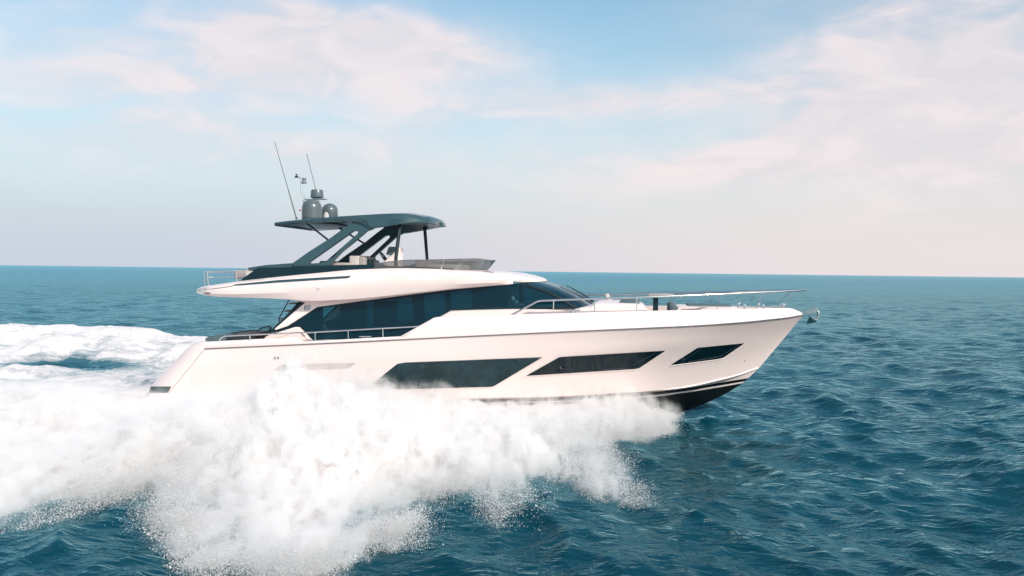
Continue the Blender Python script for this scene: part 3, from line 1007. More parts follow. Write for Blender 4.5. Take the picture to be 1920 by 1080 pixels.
# --- flybridge furniture
fz = U(700, 507, 0).z - 0.05
def seatbox(u0, u1, v0, v1, b0, b1, m, name, par, bev=0.05):
    A = U(u0, v0, b0); B = U(u1, v1, b0)
    mb = MB()
    mb.box(((A.x + B.x) / 2, -(b0 + b1) / 2 if b1 < b0 else -(b0 + b1) / 2, (A.z + B.z) / 2), (abs(B.x - A.x), abs(b0 - b1), abs(A.z - B.z)), bev=bev)
    return mb.build(name, m, par)
fs = seatbox(654, 674, 479, 512, 1.1, -0.1, M_CUSHL, 'flybridge_seat', yacht)
seatbox(672, 684, 481, 512, 1.1, -0.1, M_TAN, 'seat_back', fs)
seatbox(684, 696, 487, 512, 0.9, 0.0, M_GREYD, 'seat_side', fs)
seatbox(620, 650, 492, 512, 1.5, 0.4, M_TAN, 'flybridge_sofa', yacht)
seatbox(598, 618, 489, 512, -0.6, -1.5, M_CUSH, 'flybridge_sofa', yacht)
so = seatbox(698, 712, 494, 512, 1.4, 0.7, M_GREYD, 'flybridge_cabinet', yacht, bev=0.02)
cons = MB()
cf = [U(u, v, 0.9) for u, v in [(716, 508), (722, 488), (736, 476), (741, 470), (748.5, 464), (750, 466), (748, 492), (752, 508)]]
cons.prism(cf, [p + Vector((0, 0.42, 0)) for p in cf])
cons_o = cons.build('helm_console', M_WHITE, yacht, bevel=0.02)
sc_ = MB()
cf = [U(u, v, 0.86) for u, v in [(723.5, 477), (728, 464), (731, 462.4), (740, 462.6), (741, 465), (737, 475), (731, 479)]]
sc_.prism(cf, [p + Vector((0, 0.36, 0)) for p in cf])
sc_.build('instrument_hood', M_CUSH, cons_o, bevel=0.01)
wh = MB()
ctr = U(719.5, 482, 0.35)
ring = [ctr + Matrix.Rotation(R(-35), 3, 'Y') @ Vector((0.0, 0.17 * math.cos(q), 0.17 * math.sin(q))) for q in np.linspace(0, 2 * math.pi, 25)]
wh.tube(ring, 0.018, 8, cap=False); wh.tube([ring[0], ring[12]], 0.012, 6); wh.tube([ring[6], ring[18]], 0.012, 6); wh.tube([ctr, ctr + Vector((0.2, 0, -0.12))], 0.025, 8)
wh.build('steering_wheel', M_GREYD, cons_o)
seatbox(778, 806, 487.3, 510, 0.2, -1.2, M_TAN, 'forward_lounger', yacht)
seatbox(800, 850, 495, 510, 1.3, -1.3, M_CUSHL, 'forward_lounger', yacht)
# white rounded pad end aft
pd = MB(); A = U(463, 504, 1.7); B = U(463, 528, 1.7)
pd.box(((A.x), -1.3, (A.z + B.z) / 2), (0.14, 0.9, A.z - B.z), bev=0.06)
pd.build('sunpad', M_CUSHL, yacht)
sp2 = MB(); A = U(545, 503, 0); B = U(470, 520, 0)
sp2.box(((A.x + B.x) / 2, 0, (A.z + B.z) / 2 - 0.05), (abs(A.x - B.x) * 0.95, 2.6, abs(A.z - B.z) * 0.9), bev=0.06)
sp2.build('sunpad', M_TAN, yacht)

# --- aft flybridge rail
rl1 = MB()
A1 = [U(389, 509, 2.0), U(444, 506.6, 2.06), U(470, 506, 2.07)]
A0 = U(380, 511, 1.3)
loop = [A1[2], A1[1], A1[0], A0.lerp(A1[0], 0.35), Vector((A0.x - 0.12, -0.6, A0.z)), Vector((A0.x - 0.14, 0, A0.z))]
loop = loop + [Vector((p.x, -p.y, p.z)) for p in reversed(loop[:-1])]
rl1.tube(loop, 0.017, 8)
rl1.tube([p + Vector((0.02, 0, -0.17)) for p in loop[1:-1]], 0.009, 6)
aft_rail = rl1.build('aft_rail', M_CHROME, yacht, sharp=60)
for P, Q in ((A1[0], U(391, 536, 2.02)), (A1[1], U(444.5, 529.5, 2.08)), (Vector((A0.x - 0.02, -1.15, A0.z)), Vector((A0.x + 0.02, -1.15, U(382, 537, 1.2).z)))):
    po = MB(); po.tube([P, Q], 0.02, 8)
    both(po, 'rail_post', M_CHROME, aft_rail)

# --- cockpit and side deck rail
cr_ = MB()
path = [U(411, 639.5, 2.44), U(414, 634, 2.45), U(421, 630, 2.45), U(440, 629, 2.46), U(583, 623.2, 2.5), U(700, 616.5, 2.5), U(780, 612.3, 2.47), U(800, 610.5, 2.42)]
cr_.tube(path, 0.022, 8)
side_rails = both(cr_, 'side_rail', M_CHROME, yacht, sharp=60)
for (u, v0, v1) in ((468.5, 628, 639), (591, 622.8, 641), (653, 619.3, 637.6), (718, 615.5, 634)):
    po = MB(); po.tube([U(u, v0, 2.49), U(u, v1, 2.50)], 0.019, 8)
    po.build('rail_post', M_CHROME, side_rails[0]); po.flipped().build('rail_post', M_CHROME, side_rails[1])
def cleat(u, v, b, L=0.30):
    c = U(u, v, b)
    mb = MB()
    mb.tube([c + Vector((-L / 2, 0, 0)), c + Vector((L / 2, 0, 0.01))], 0.02, 8)
    mb.tube([c + Vector((-0.06, 0, 0)), c + Vector((-0.06, 0, -0.09))], 0.018, 8)
    mb.tube([c + Vector((0.06, 0, 0)), c + Vector((0.06, 0, -0.09))], 0.018, 8)
    return mb
both(cleat(685, 631.2, 2.47, 0.34), 'cleat', M_CHROME, yacht)
both(cleat(1076, 582.3, 2.28, 0.36), 'cleat', M_CHROME, yacht)
# wing coaming at the side deck entry
wc = [(494, 639), (496, 632.5), (505, 628), (520, 623.3), (553, 613.2), (559, 613.6), (568, 622), (584, 639), (578, 639.5), (563, 625), (556, 622.5), (520, 634), (508, 640)]
f = [U(u, v, 2.28) for u, v in wc]
both(MB().prism(f, [p + Vector((0, 0.14, 0)) for p in f]), 'coaming_wing', M_WHITE, yacht, bevel=0.02)
f = [U(u, v, 2.26) for u, v in [(520, 634), (556, 622.5), (563, 625), (578, 639.5), (564, 643), (508, 641)]]
both(MB().prism(f, [p + Vector((0, 0.1, 0)) for p in f]), 'coaming_panel', M_WHITE, yacht)

# --- aft cockpit: sofa, staircase
sofa_uv = [(384, 640), (384, 634.5), (391, 631), (410, 627), (419, 626.2), (424, 629), (425, 641)]
f = [U(u, v, 1.8) for u, v in sofa_uv]
sofa = MB().prism(f, [p + Vector((0, 2.2, 0)) for p in f]).build('aft_sofa', M_CUSH, yacht, bevel=0.05)
seatbox(426, 462, 629, 643, 1.86, 0.6, M_DARKINT, 'sofa_seat', sofa, bev=0.03)
S0, S1 = U(512, 622, 1.1), U(563, 566, 1.1)
staircase = bpy.data.objects.new('staircase', None); COL.objects.link(staircase); staircase.parent = yacht
for dy in (0.0, 0.7):
    stair = MB(); stair.tube([S0 + Vector((0, dy, 0)), S1 + Vector((0, dy, 0))], 0.045, 8)
    stair.build('stringer', M_GREYD, staircase)
for (u0, u1, v) in ((541, 560, 569), (533.5, 548, 583), (524.5, 534, 598), (517, 526, 612)):
    A, B = U(u0, v, 1.1), U(u1, v, 1.1)
    td = MB(); td.box(((A.x + B.x) / 2, -1.1 + 0.35, A.z), (B.x - A.x, 0.72, 0.035), bev=0.008)
    td.build('tread', M_TEAK, staircase)
hr = MB(); hr.tube([U(542, 562, 1.1), U(523.5, 596, 1.1), U(523, 607, 1.1), U(521, 616, 1.1)], 0.016, 8)
hr.build('handrail', M_GREYD, staircase)

# --- salon inside
z_floor = 2.0
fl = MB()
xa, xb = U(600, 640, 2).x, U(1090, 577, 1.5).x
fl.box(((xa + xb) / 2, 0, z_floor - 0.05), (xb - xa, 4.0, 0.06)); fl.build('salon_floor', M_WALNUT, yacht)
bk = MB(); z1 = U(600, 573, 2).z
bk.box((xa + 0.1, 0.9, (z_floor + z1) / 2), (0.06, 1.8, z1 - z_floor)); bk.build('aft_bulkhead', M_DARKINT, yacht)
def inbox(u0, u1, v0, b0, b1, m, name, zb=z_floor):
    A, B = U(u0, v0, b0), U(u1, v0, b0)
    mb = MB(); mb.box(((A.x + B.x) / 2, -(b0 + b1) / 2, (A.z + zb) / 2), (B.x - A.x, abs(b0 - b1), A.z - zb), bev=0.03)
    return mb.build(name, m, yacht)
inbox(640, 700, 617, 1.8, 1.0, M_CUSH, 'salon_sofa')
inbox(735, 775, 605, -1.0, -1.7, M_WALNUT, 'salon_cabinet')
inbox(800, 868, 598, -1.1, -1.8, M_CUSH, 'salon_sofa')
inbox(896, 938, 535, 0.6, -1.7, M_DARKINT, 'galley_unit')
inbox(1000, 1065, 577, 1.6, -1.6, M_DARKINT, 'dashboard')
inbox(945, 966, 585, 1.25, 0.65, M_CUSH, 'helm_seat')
cu = MB()
c0 = U(640, 600, 1.7)
for k in range(14):
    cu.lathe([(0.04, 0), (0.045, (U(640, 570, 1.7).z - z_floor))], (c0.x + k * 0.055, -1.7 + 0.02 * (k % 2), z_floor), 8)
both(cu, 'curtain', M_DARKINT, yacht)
iw = MB(); q = U(990, 571, 0.95)
iw.tube([q + Matrix.Rotation(R(-60), 3, 'Y') @ Vector((0.0, 0.19 * math.cos(a), 0.19 * math.sin(a))) for a in np.linspace(0, 2 * math.pi, 25)], 0.018, 8, cap=False)
iw.tube([q, q + Vector((0.25, 0, -0.1))], 0.03, 8)
iw.build('steering_wheel', M_TEAK, yacht)

# --- bow rail
br_ = [(958, 591.5, 2.38), (1006, 565.5, 2.36), (1014, 563.6, 2.36), (1040, 562.8, 2.34), (1115, 560.2, 2.22), (1193, 557.8, 2.04), (1260, 555.3, 1.80), (1340, 551.8, 1.40),
       (1400, 549.2, 1.02), (1450, 547.0, 0.66), (1485, 545.2, 0.36), (1504, 544.0, 0.14), (1511, 543.4, 0.0)]
P = [U(*q) for q in br_]
P = P[:2] + catmull(P[2:], 6)
brm = MB().tube(P, 0.027, 8)
rails = both(brm, 'bow_rail', M_CHROME, yacht, sharp=60)
for (u, v0, b0, u1, v1, b1) in ((1038, 563, 2.34, 1037.5, 588.5, 2.36), (1115, 560.3, 2.22, 1115, 586.3, 2.23), (1194, 557.8, 2.04, 1193.5, 584.2, 2.06), (1268, 556, 1.76, 1262, 582.5, 1.84),
                                (1352, 551.5, 1.33, 1344.5, 580.5, 1.42), (1432, 547.8, 0.79, 1416, 579.3, 0.95), (1490, 545, 0.31, 1464, 578, 0.5)):
    po = MB(); po.tube([U(u, v0, b0), U(u1, v1, b1)], 0.017 if u < 1200 else 0.006, 8)
    mrl = M_CHROME if u < 1200 else M_RUB
    po.build('rail_post', mrl, rails[0]); po.flipped().build('rail_post', mrl, rails[1])

# --- foredeck: table, seats, sunpad, windlass, cleats
tb0 = U(1229, 553, 0.25); tb1 = U(1229, 586, 0.25)
tm = MB()
A, B = U(1216, 555, 0.25), U(1263, 555, 0.25)
tm.box(((A.x + B.x) / 2, -0.05, tb0.z - 0.005), (B.x - A.x, 0.95, 0.075), bev=0.015)
table = tm.build('foredeck_table', M_TAN, yacht)
tl = MB(); tl.box((tb1.x, -0.25, (tb0.z + tb1.z) / 2 - 0.1), (0.15, 0.15, tb0.z - tb1.z + 0.1), bev=0.02); tl.build('pedestal', M_GREYD, table)
seatbox(1160, 1199, 565.5, 575, 1.3, -1.3, M_CUSH, 'foredeck_seat', yacht)
f = [U(u, v, -0.5) for u, v in [(1134.5, 551.5), (1140, 551), (1148, 569.5), (1142, 570)]]
MB().prism(f, [p + Vector((0, 0.7, 0)) for p in f]).build('foredeck_backrest', M_CUSHL, yacht, bevel=0.02)
seatbox(1255, 1268, 571, 590, 1.2, -1.2, M_CUSH, 'foredeck_sofa', yacht)
pdm = MB()
f = [U(u, v, 1.0) for u, v in [(1266, 586), (1272, 576), (1276, 575), (1380, 576.5), (1386, 580), (1388, 586)]]
pdm.prism(f, [p + Vector((0, 2.0, 0)) for p in f])
sun_pad = pdm.build('foredeck_sunpad', M_WHITE, yacht, bevel=0.02)
seatbox(1290, 1372, 571.2, 575.4, 0.2, -1.2, M_CUSH, 'sunpad_cushion', sun_pad, bev=0.02)
tq = MB(); tq.tube([U(1279, 580.4, 1.02), U(1314, 579.8, 1.02)], 0.02, 6); tq.build('teak_step', M_TEAK, sun_pad)
for (u, v, b) in ((1396, 576.5, 0.75), (1431, 576.2, 0.5)):
    bo = MB(); c = U(u, v + 3.5, b)
    bo.lathe([(0, 0), (0.055, 0), (0.05, 0.02), (0.025, 0.04), (0.025, 0.09), (0.045, 0.11), (0.04, 0.13), (0, 0.135)], c, 14)
    both(bo, 'bollard', M_CHROME, yacht)
both(cleat(1458, 575.6, 0.2, 0.26), 'cleat', M_CHROME, yacht)
wi = MB(); c = U(1468, 578.5, 0.0)
wi.lathe([(0, 0), (0.09, 0), (0.09, 0.03), (0.05, 0.05), (0.05, 0.09), (0.075, 0.1), (0.07, 0.14), (0, 0.15)], c, 18)
wi.build('windlass', M_CHROME, yacht)
# --- anchor on its roller
ar = MB()
for s in (-1, 1):
    f = [U(u, v, s * 0.07) for u, v in [(1490, 580.5), (1523, 580.5), (1529, 577), (1533, 578.5), (1534, 584), (1525, 588), (1506, 590), (1495, 588)]]
    ar.prism(f, [p + Vector((0, 0.018, 0)) for p in f])
anch = ar.build('anchor_roller', M_CHROME, yacht, bevel=0.004)
ak = MB()
ak.tube(catmull([U(1500, 583, 0), U(1518, 583, 0), U(1527, 580, 0), U(1533.5, 584, 0), U(1534.5, 592, 0), U(1533, 600, 0)], 5), [0.035] * 26, 10)
f = [U(1531, 602, 0.0), U(1518, 592.5, 0.16), U(1512, 605.5, 0.05), U(1518, 592.5, -0.16)]
ak.add(f + [p + Vector((0.02, 0, -0.03)) for p in f], [(0, 1, 2), (0, 2, 3), (4, 6, 5), (4, 7, 6), (0, 4, 5, 1), (1, 5, 6, 2), (2, 6, 7, 3), (3, 7, 4, 0)])
ak.tube([U(1519, 593, 0.1), U(1530.5, 600.5, 0.0)], 0.028, 8)
ak.build('anchor', M_CHROME, yacht)

# ------------------------------------------------------------------ loose things aboard
# woven tub chair and teak table in the cockpit
zc = U(495, 640, 0.2).z - 0.25
cc = U(495, 640, 0.2)
chair = thing('woven_chair', 'black woven tub chair on the aft cockpit beside the pale table', 'chair', (cc.x - 0.05, cc.y, zc))
chair.rotation_euler = (0, 0, R(65))
def cl(p): return Vector(p)
zt = U(495, 612.8, 0.2).z - zc
sh_ = MB()
for k in range(30):
    a = math.pi * (0.5 + k / 29 * 1.0) + math.pi * 0.0
    a = R(20) + R(320) * k / 29 + R(180) + R(20)
    hgt = zt * (0.80 + 0.20 * math.cos(a))
    r0, r1 = 0.20, 0.26
    sh_.tube([(0.9 * r0 * math.cos(a), r0 * math.sin(a), zt * 0.45), (r1 * math.cos(a), r1 * math.sin(a), zt * 0.7), (1.0 * r1 * math.cos(a), r1 * math.sin(a), hgt)], 0.010, 5)
sh_.build('woven_back', M_WICKER, chair)
rm = MB(); rm.tube([(0.26 * math.cos(a), 0.26 * math.sin(a), zt * (0.80 + 0.20 * math.cos(a))) for a in np.linspace(0, 2 * math.pi, 40)], 0.018, 6, cap=False)
rm.build('rim', M_WICKER, chair)
sq = MB(); sq.lathe([(0, zt * 0.40), (0.22, zt * 0.40), (0.235, zt * 0.46), (0.2, zt * 0.52), (0, zt * 0.53)], (0, 0, 0), 24); sq.build('seat', M_TAN, chair)
for a in (45, 135, 225, 315):
    lg = MB(); lg.tube([(0.16 * math.cos(R(a)), 0.16 * math.sin(R(a)), zt * 0.42), (0.22 * math.cos(R(a)), 0.22 * math.sin(R(a)), 0)], 0.014, 6); lg.build('leg', M_WICKER, chair)
A, B = U(452, 624, 0.5), U(486, 622.5, 0.5)
ctab = thing('cockpit_table', 'pale teak cockpit table between the grey sofa and the woven chair', 'table', ((A.x + B.x) / 2, -0.4, zc))
tm = MB(); tm.box((0, 0, A.z - zc), (B.x - A.x, 1.2, 0.05), bev=0.015); tm.build('table_top', M_TAN, ctab)
tm = MB(); tm.lathe([(0.2, 0), (0.2, 0.02), (0.05, 0.05), (0.05, A.z - zc - 0.02)], (0, 0, 0), 16); tm.build('pedestal', M_CHROME, ctab)

# helmsman, seated behind the salon glass
hp = U(958, 583, 0.95)
person = thing('person', 'person in a white shirt seated at the helm behind the dark salon glass', 'person', hp)
def skin_body(name, chains, m, parent):
    bm = bmesh.new()
    lay = bm.verts.layers.skin.verify()
    cache = {}
    first = None
    for ch in chains:
        prev = None
        for (p, r) in ch:
            key = tuple(round(q, 4) for q in p)
            if key not in cache:
                v = bm.verts.new(p); v[lay].radius = (r, r); cache[key] = v
                if first is None: first = v; v[lay].use_root = True
            v = cache[key]
            if prev is not None and prev is not v:
                try: bm.edges.new((prev, v))
                except ValueError: pass
            prev = v
    me = bpy.data.meshes.new(name); bm.to_mesh(me); bm.free()
    o = link(name, me, m, parent)
    sk = o.modifiers.new('Skin', 'SKIN'); sk.use_smooth_shade = True
    sd = o.modifiers.new('Subdiv', 'SUBSURF'); sd.levels = 2; sd.render_levels = 2
    return o
pel, ch_, nk = (0, 0, 0), (0.04, 0, 0.40), (0.06, 0, 0.50)
torso = [[(pel, 0.13), ((0.01, 0, 0.2), 0.125), (ch_, 0.14), (nk, 0.06), ((0.075, 0, 0.58), 0.055), ((0.085, 0, 0.645), 0.085), ((0.085, 0, 0.72), 0.085)]]
for s in (-1, 1):
    torso.append([(ch_, 0.14), ((0.05, s * 0.19, 0.42), 0.06), ((0.16, s * 0.23, 0.2), 0.05), ((0.38, s * 0.17, 0.19), 0.036), ((0.43, s * 0.16, 0.195), 0.03), ((0.50, s * 0.15, 0.20), 0.022)])
    torso.append([(pel, 0.13), ((0.06, s * 0.1, -0.02), 0.10), ((0.42, s * 0.13, -0.02), 0.07), ((0.45, s * 0.13, -0.4), 0.045), ((0.55, s * 0.13, -0.45), 0.035)])
body = skin_body('body', torso, M_SHIRT, person)
hd = MB()
hd.lathe([(0, -0.125), (0.045, -0.115), (0.07, -0.06), (0.078, 0.0), (0.075, 0.06), (0.05, 0.105), (0, 0.12)], (0.09, 0, 0.68), 18)
hd.lathe([(0, -0.02), (0.016, -0.01), (0.01, 0.02), (0, 0.03)], (0.17, 0, 0.67), 8)
hd.lathe([(0, -0.03), (0.015, -0.02), (0.018, 0.02), (0, 0.03)], (0.085, -0.078, 0.675), 8)
hd.lathe([(0, -0.03), (0.015, -0.02), (0.018, 0.02), (0, 0.03)], (0.085, 0.078, 0.675), 8)
hd.build('head', M_SKIN, person, sharp=80)
ha = MB(); ha.lathe([(0.083, 0.01), (0.086, 0.05), (0.06, 0.11), (0, 0.135)], (0.078, 0, 0.685), 18); ha.build('hair', M_HAIR, person, sharp=80)

# ------------------------------------------------------------------ numeric noise
def hash3(ix, iy, iz, seed):
    h = (ix.astype(np.int64) * 374761393 + iy.astype(np.int64) * 668265263 + iz.astype(np.int64) * 2147483647 + seed * 1274126177) & 0xffffffff
    h = ((h ^ (h >> 13)) * 1274126177) & 0xffffffff
    h = (h ^ (h >> 16)) & 0xffffff
    return h / float(0xffffff)


def vnoise(x, y, z, seed=0):
    ix, iy, iz = np.floor(x), np.floor(y), np.floor(z)
    fx, fy, fz = x - ix, y - iy, z - iz
    fx = fx * fx * (3 - 2 * fx); fy = fy * fy * (3 - 2 * fy); fz = fz * fz * (3 - 2 * fz)
    r = 0
    for a in (0, 1):
        for b in (0, 1):
            for c in (0, 1):
                w = (fx if a else 1 - fx) * (fy if b else 1 - fy) * (fz if c else 1 - fz)
                r = r + w * hash3(ix + a, iy + b, iz + c, seed)
    return r


def fbm(x, y, z, oct=4, seed=0, gain=0.5):
    a, s, t = 1.0, 0.0, 0.0
    for k in range(oct):
        s = s + a * vnoise(x * 2 ** k + 17.3 * k, y * 2 ** k - 9.1 * k, z * 2 ** k + 3.7 * k, seed + k)
        t += a; a *= gain
    return s / t


def sstep(a, b, x):
    t = np.clip((x - a) / (b - a), 0, 1)
    return t * t * (3 - 2 * t)


# plan of the broken water: starboard outline of the spray as it meets the sea, taken at z = 0.1
OUTLINE = [(1280, 769), (1258, 786), (1232, 806), (1200, 820), (1160, 826), (1122, 838), (1114, 852), (1140, 885), (1172, 936), (1120, 928), (1062, 902), (1015, 908), (985, 925),
           (1002, 952), (968, 978), (905, 942), (868, 926), (830, 932), (790, 948), (752, 985), (700, 1000), (735, 1016), (690, 1036), (600, 1062), (530, 1082), (465, 1060), (405, 1074),
           (345, 1042), (308, 1000), (328, 962), (322, 926), (280, 906), (200, 926), (120, 952), (50, 972), (-20, 984), (-300, 1010), (-700, 1040)]
PLAN_S = [UZ(u, v, 0.1) for u, v in OUTLINE]
PLAN_S = [(16.55, 0.4)] + [(p.x, p.y) for p in PLAN_S] + [(-60, -22), (-300, -50), (-300, 0.4)]
FRONT = lin([(0.0, 16.9), (0.6, 16.4), (2, 15.7), (4, 14.9), (6, 14.6), (9, 14.6), (11, 14.0), (12.5, 13.0), (14, 11.4), (15.5, 9.9), (17, 7)])
OUT_P = lin([(-300, 42), (-80, 26), (-30, 19), (-10, 16.0), (4, 15.0), (10, 15.0), (12, 14.4), (14, 12), (15, 9.5), (16, 1.6), (17, 0.3)])


def poly_sd(x, y, poly):
    """signed distance (positive inside) to a polygon"""
    P = np.array(poly); Q = np.roll(P, -1, 0)
    best = np.full(x.shape, 1e9); ins = np.zeros(x.shape, bool)
    for (ax, ay), (bx, by) in zip(P, Q):
        ex, ey = bx - ax, by - ay
        t = np.clip(((x - ax) * ex + (y - ay) * ey) / (ex * ex + ey * ey + 1e-12), 0, 1)
        dx, dy = x - ax - ex * t, y - ay - ey * t
        best = np.minimum(best, dx * dx + dy * dy)
        c = (ay > y) != (by > y)
        xi = ax + (y - ay) / (ey if abs(ey) > 1e-12 else 1e-12) * ex
        ins ^= c & (x < xi)
    return np.where(ins, 1, -1) * np.sqrt(best)


GX, GY = np.meshgrid(np.arange(-70, 20.01, 0.125), np.arange(-26, 1.01, 0.125), indexing='ij')
GS = poly_sd(GX, GY, PLAN_S)


def plan(x, y):
    """signed inside distance (m) of the broken water region"""
    d = np.abs(y)
    n = (fbm(x * 0.35, y * 0.35, x * 0 + 2.0, 4, 5) - 0.5)
    a = np.minimum(FRONT(d) - x, OUT_P(x) - d) + n * 2.2 * np.clip(d / 6, 0.05, 1)
    gx = np.clip((x + 70) / 0.125, 0, GS.shape[0] - 1.001); gy = np.clip((y + 26) / 0.125, 0, GS.shape[1] - 1.001)
    ix, iy = gx.astype(int), gy.astype(int); fx, fy = gx - ix, gy - iy
    b = (GS[ix, iy] * (1 - fx) * (1 - fy) + GS[ix + 1, iy] * fx * (1 - fy) + GS[ix, iy + 1] * (1 - fx) * fy + GS[ix + 1, iy + 1] * fx * fy)
    b = np.where((y < -25.9) | (x < -69.9), -5, b) + n * 1.0 * np.clip(d / 6, 0.05, 1)
    return np.where(y > 0, a, b)


HX = lin([(-60, 0.3), (-30, 0.45), (-12, 0.55), (-5, 0.45), (-1, 0.4), (1.2, 0.5), (2.2, 0.36), (4.2, 0.42), (5.6, 0.8), (6.4, 0.84), (7.4, 0.98), (8.8, 0.98), (10, 0.7), (11.3, 0.48), (12.7, 0.72), (14.4, 1.1), (15.3, 1.1), (15.9, 0.95), (16.4, 0.5), (17, 0.1)])


def spray_h(x, y):
    d = np.abs(y)
    k = np.where(d < 7.5, 0.75 + 0.10 * (d - 2), 1.3 * (1 - sstep(7.5, 15.5, d)) + 0.25)
    edge = sstep(0.0, 2.2, plan(x, y))
    return HX(x) * k * (0.35 + 0.65 * edge)


# ------------------------------------------------------------------ sea
def build_sea():
    r = [2.5]
    while r[-1] < 30000:
        k = 0.0062 if r[-1] < 70 else (0.009 if r[-1] < 400 else 0.03)
        r.append(r[-1] * (1 + k))
    r = np.array(r)
    th = np.concatenate([np.linspace(-180, -52, 60, endpoint=False), np.linspace(-52, 44, 860, endpoint=False), np.linspace(44, 180, 60, endpoint=False)])
    th = np.radians(th)
    nr, nt = len(r), len(th)
    RR, TT = np.meshgrid(r, th, indexing='ij')
    X = CAM.x + RR * np.sin(TT); Y = CAM.y + RR * np.cos(TT)
    wr = np.random.default_rng(5)
    Z = np.zeros_like(X)
    DX = np.zeros_like(X); DY = np.zeros_like(X)
    wind = R(200)
    sp_ = np.maximum(RR * 0.0062, RR * R(96) / 860)
    for lam in np.exp(np.linspace(np.log(0.45), np.log(22), 84)):
        lam *= wr.uniform(0.93, 1.07)
        k = 2 * np.pi / lam
        a = 0.0105 * lam ** 0.95 if lam < 5 else 0.0105 * 5 ** 0.95 * (5 / lam) ** 0.25
        a *= wr.uniform(0.5, 1.25) * 0.62 * (1.3 if lam < 1.6 else (0.95 if lam < 4 else 0.75))
        q = wind + wr.normal(0, 0.62)
        ph = wr.uniform(0, 6.283)
        att = np.clip((lam / (2.6 * sp_) - 1), 0, 1)
        arg = k * (X * np.cos(q) + Y * np.sin(q)) + ph
        s = np.sin(arg); c = np.cos(arg)
        Z += a * att * c
        DX -= 0.75 * a * att * s * np.cos(q); DY -= 0.75 * a * att * s * np.sin(q)
    # slow grouping of the chop
    grp = 0.65 + 0.7 * fbm(X * 0.06, Y * 0.06, X * 0 + 1, 3, 21)
    Z *= grp
    P = plan(X, Y)
    near = RR < 400
    foam = sstep(-0.3, 1.8, P)
    d = np.abs(Y)
    # streaky open water behind the transom, port side of the wake
    hole = 0.8 * np.exp(-(((X + 7.0) / 2.6) ** 2 + ((Y - 6.6) / 1.2) ** 2)) + 0.10 * np.exp(-(((X + 3.5) / 3.0) ** 2 + ((Y - 4.0) / 2.0) ** 2))
    hole = hole + 0.09 * (fbm(X * 0.8, Y * 0.25, X * 0 + 5, 4, 61) > 0.52) * (Y > 1) * (Y < 11) * (X < 1)
    hole = hole + 0.35 * np.exp(-(((X + 4.5) / 2.2) ** 2 + ((Y + 3.6) / 1.0) ** 2))
    foam = foam * (1 - np.clip(hole, 0, 0.9))
    for (u_, v_, rx, ry) in ((1738, 688, 1.6, 0.5), (1332, 736, 0.9, 0.35), (1700, 742, 0.5, 0.2), (1868, 655, 0.8, 0.4)):
        q_ = UZ(u_, v_, 0.1)
        foam = np.maximum(foam, 0.62 * np.exp(-(((X - q_.x) / rx) ** 2 + ((Y - q_.y) / ry) ** 2)))
    lump = fbm(X * 0.9, Y * 0.9, X * 0 + 7, 5, 31, 0.55)
    big = fbm(X * 0.22, Y * 0.22, X * 0 + 4, 3, 41)
    core = spray_h(X, Y) * foam * sstep(0.6, 4.5, P) * 0.8
    Z = Z * (1 - 0.5 * foam) + core * (0.35 + 0.55 * lump) * np.where(d < 3.2, sstep(1.5, 3.2, d) * (X < 17) + (X < 0.2) * 0.6, 1.0) + foam * (lump - 0.5) * 0.28
    # raised wash on the port side of the track
    Z += foam * np.where(Y > 0, 1.0 * np.exp(-((d - 12.5) / 3.0) ** 2) * sstep(9, 2, X), 0.0) * (0.6 + 0.8 * big)
    ins = (d < 2.4) & (X > 0.2) & (X < 17)
    Z = np.where(ins, np.minimum(Z, 0.12), Z)
    X2 = X + DX * (1 - foam); Y2 = Y + DY * (1 - foam)
    co = np.stack([X2, Y2, Z], -1).reshape(-1, 3).astype(np.float32)
    idx = np.arange(nr * nt).reshape(nr, nt)
    a = idx[:-1, :]; b = idx[1:, :]
    a2 = np.roll(a, -1, 1); b2 = np.roll(b, -1, 1)
    quads = np.stack([a, a2, b2, b], -1).reshape(-1, 4)
    # centre fan
    c_id = nr * nt
    co = np.vstack([co, [[CAM.x, CAM.y, 0]]]).astype(np.float32)
    fan = np.stack([np.full(nt, c_id), np.roll(idx[0], -1), idx[0]], -1)
    me = bpy.data.meshes.new('sea')
    me.vertices.add(len(co)); me.vertices.foreach_set('co', co.ravel())
    loops = np.concatenate([quads.ravel(), fan.ravel()]).astype(np.int32)
    me.loops.add(len(loops)); me.loops.foreach_set('vertex_index', loops)
    nq, nf = len(quads), len(fan)
    me.polygons.add(nq + nf)
    me.polygons.foreach_set('loop_start', np.concatenate([np.arange(nq) * 4, nq * 4 + np.arange(nf) * 3]).astype(np.int32))
    me.update(calc_edges=True)
    at = me.attributes.new('foam', 'FLOAT', 'POINT')
    at.data.foreach_set('value', np.append(foam.ravel(), 0).astype(np.float32))
    me.flip_normals() if me.polygons[10].normal.z < 0 else None
    me.shade_smooth()
    return me


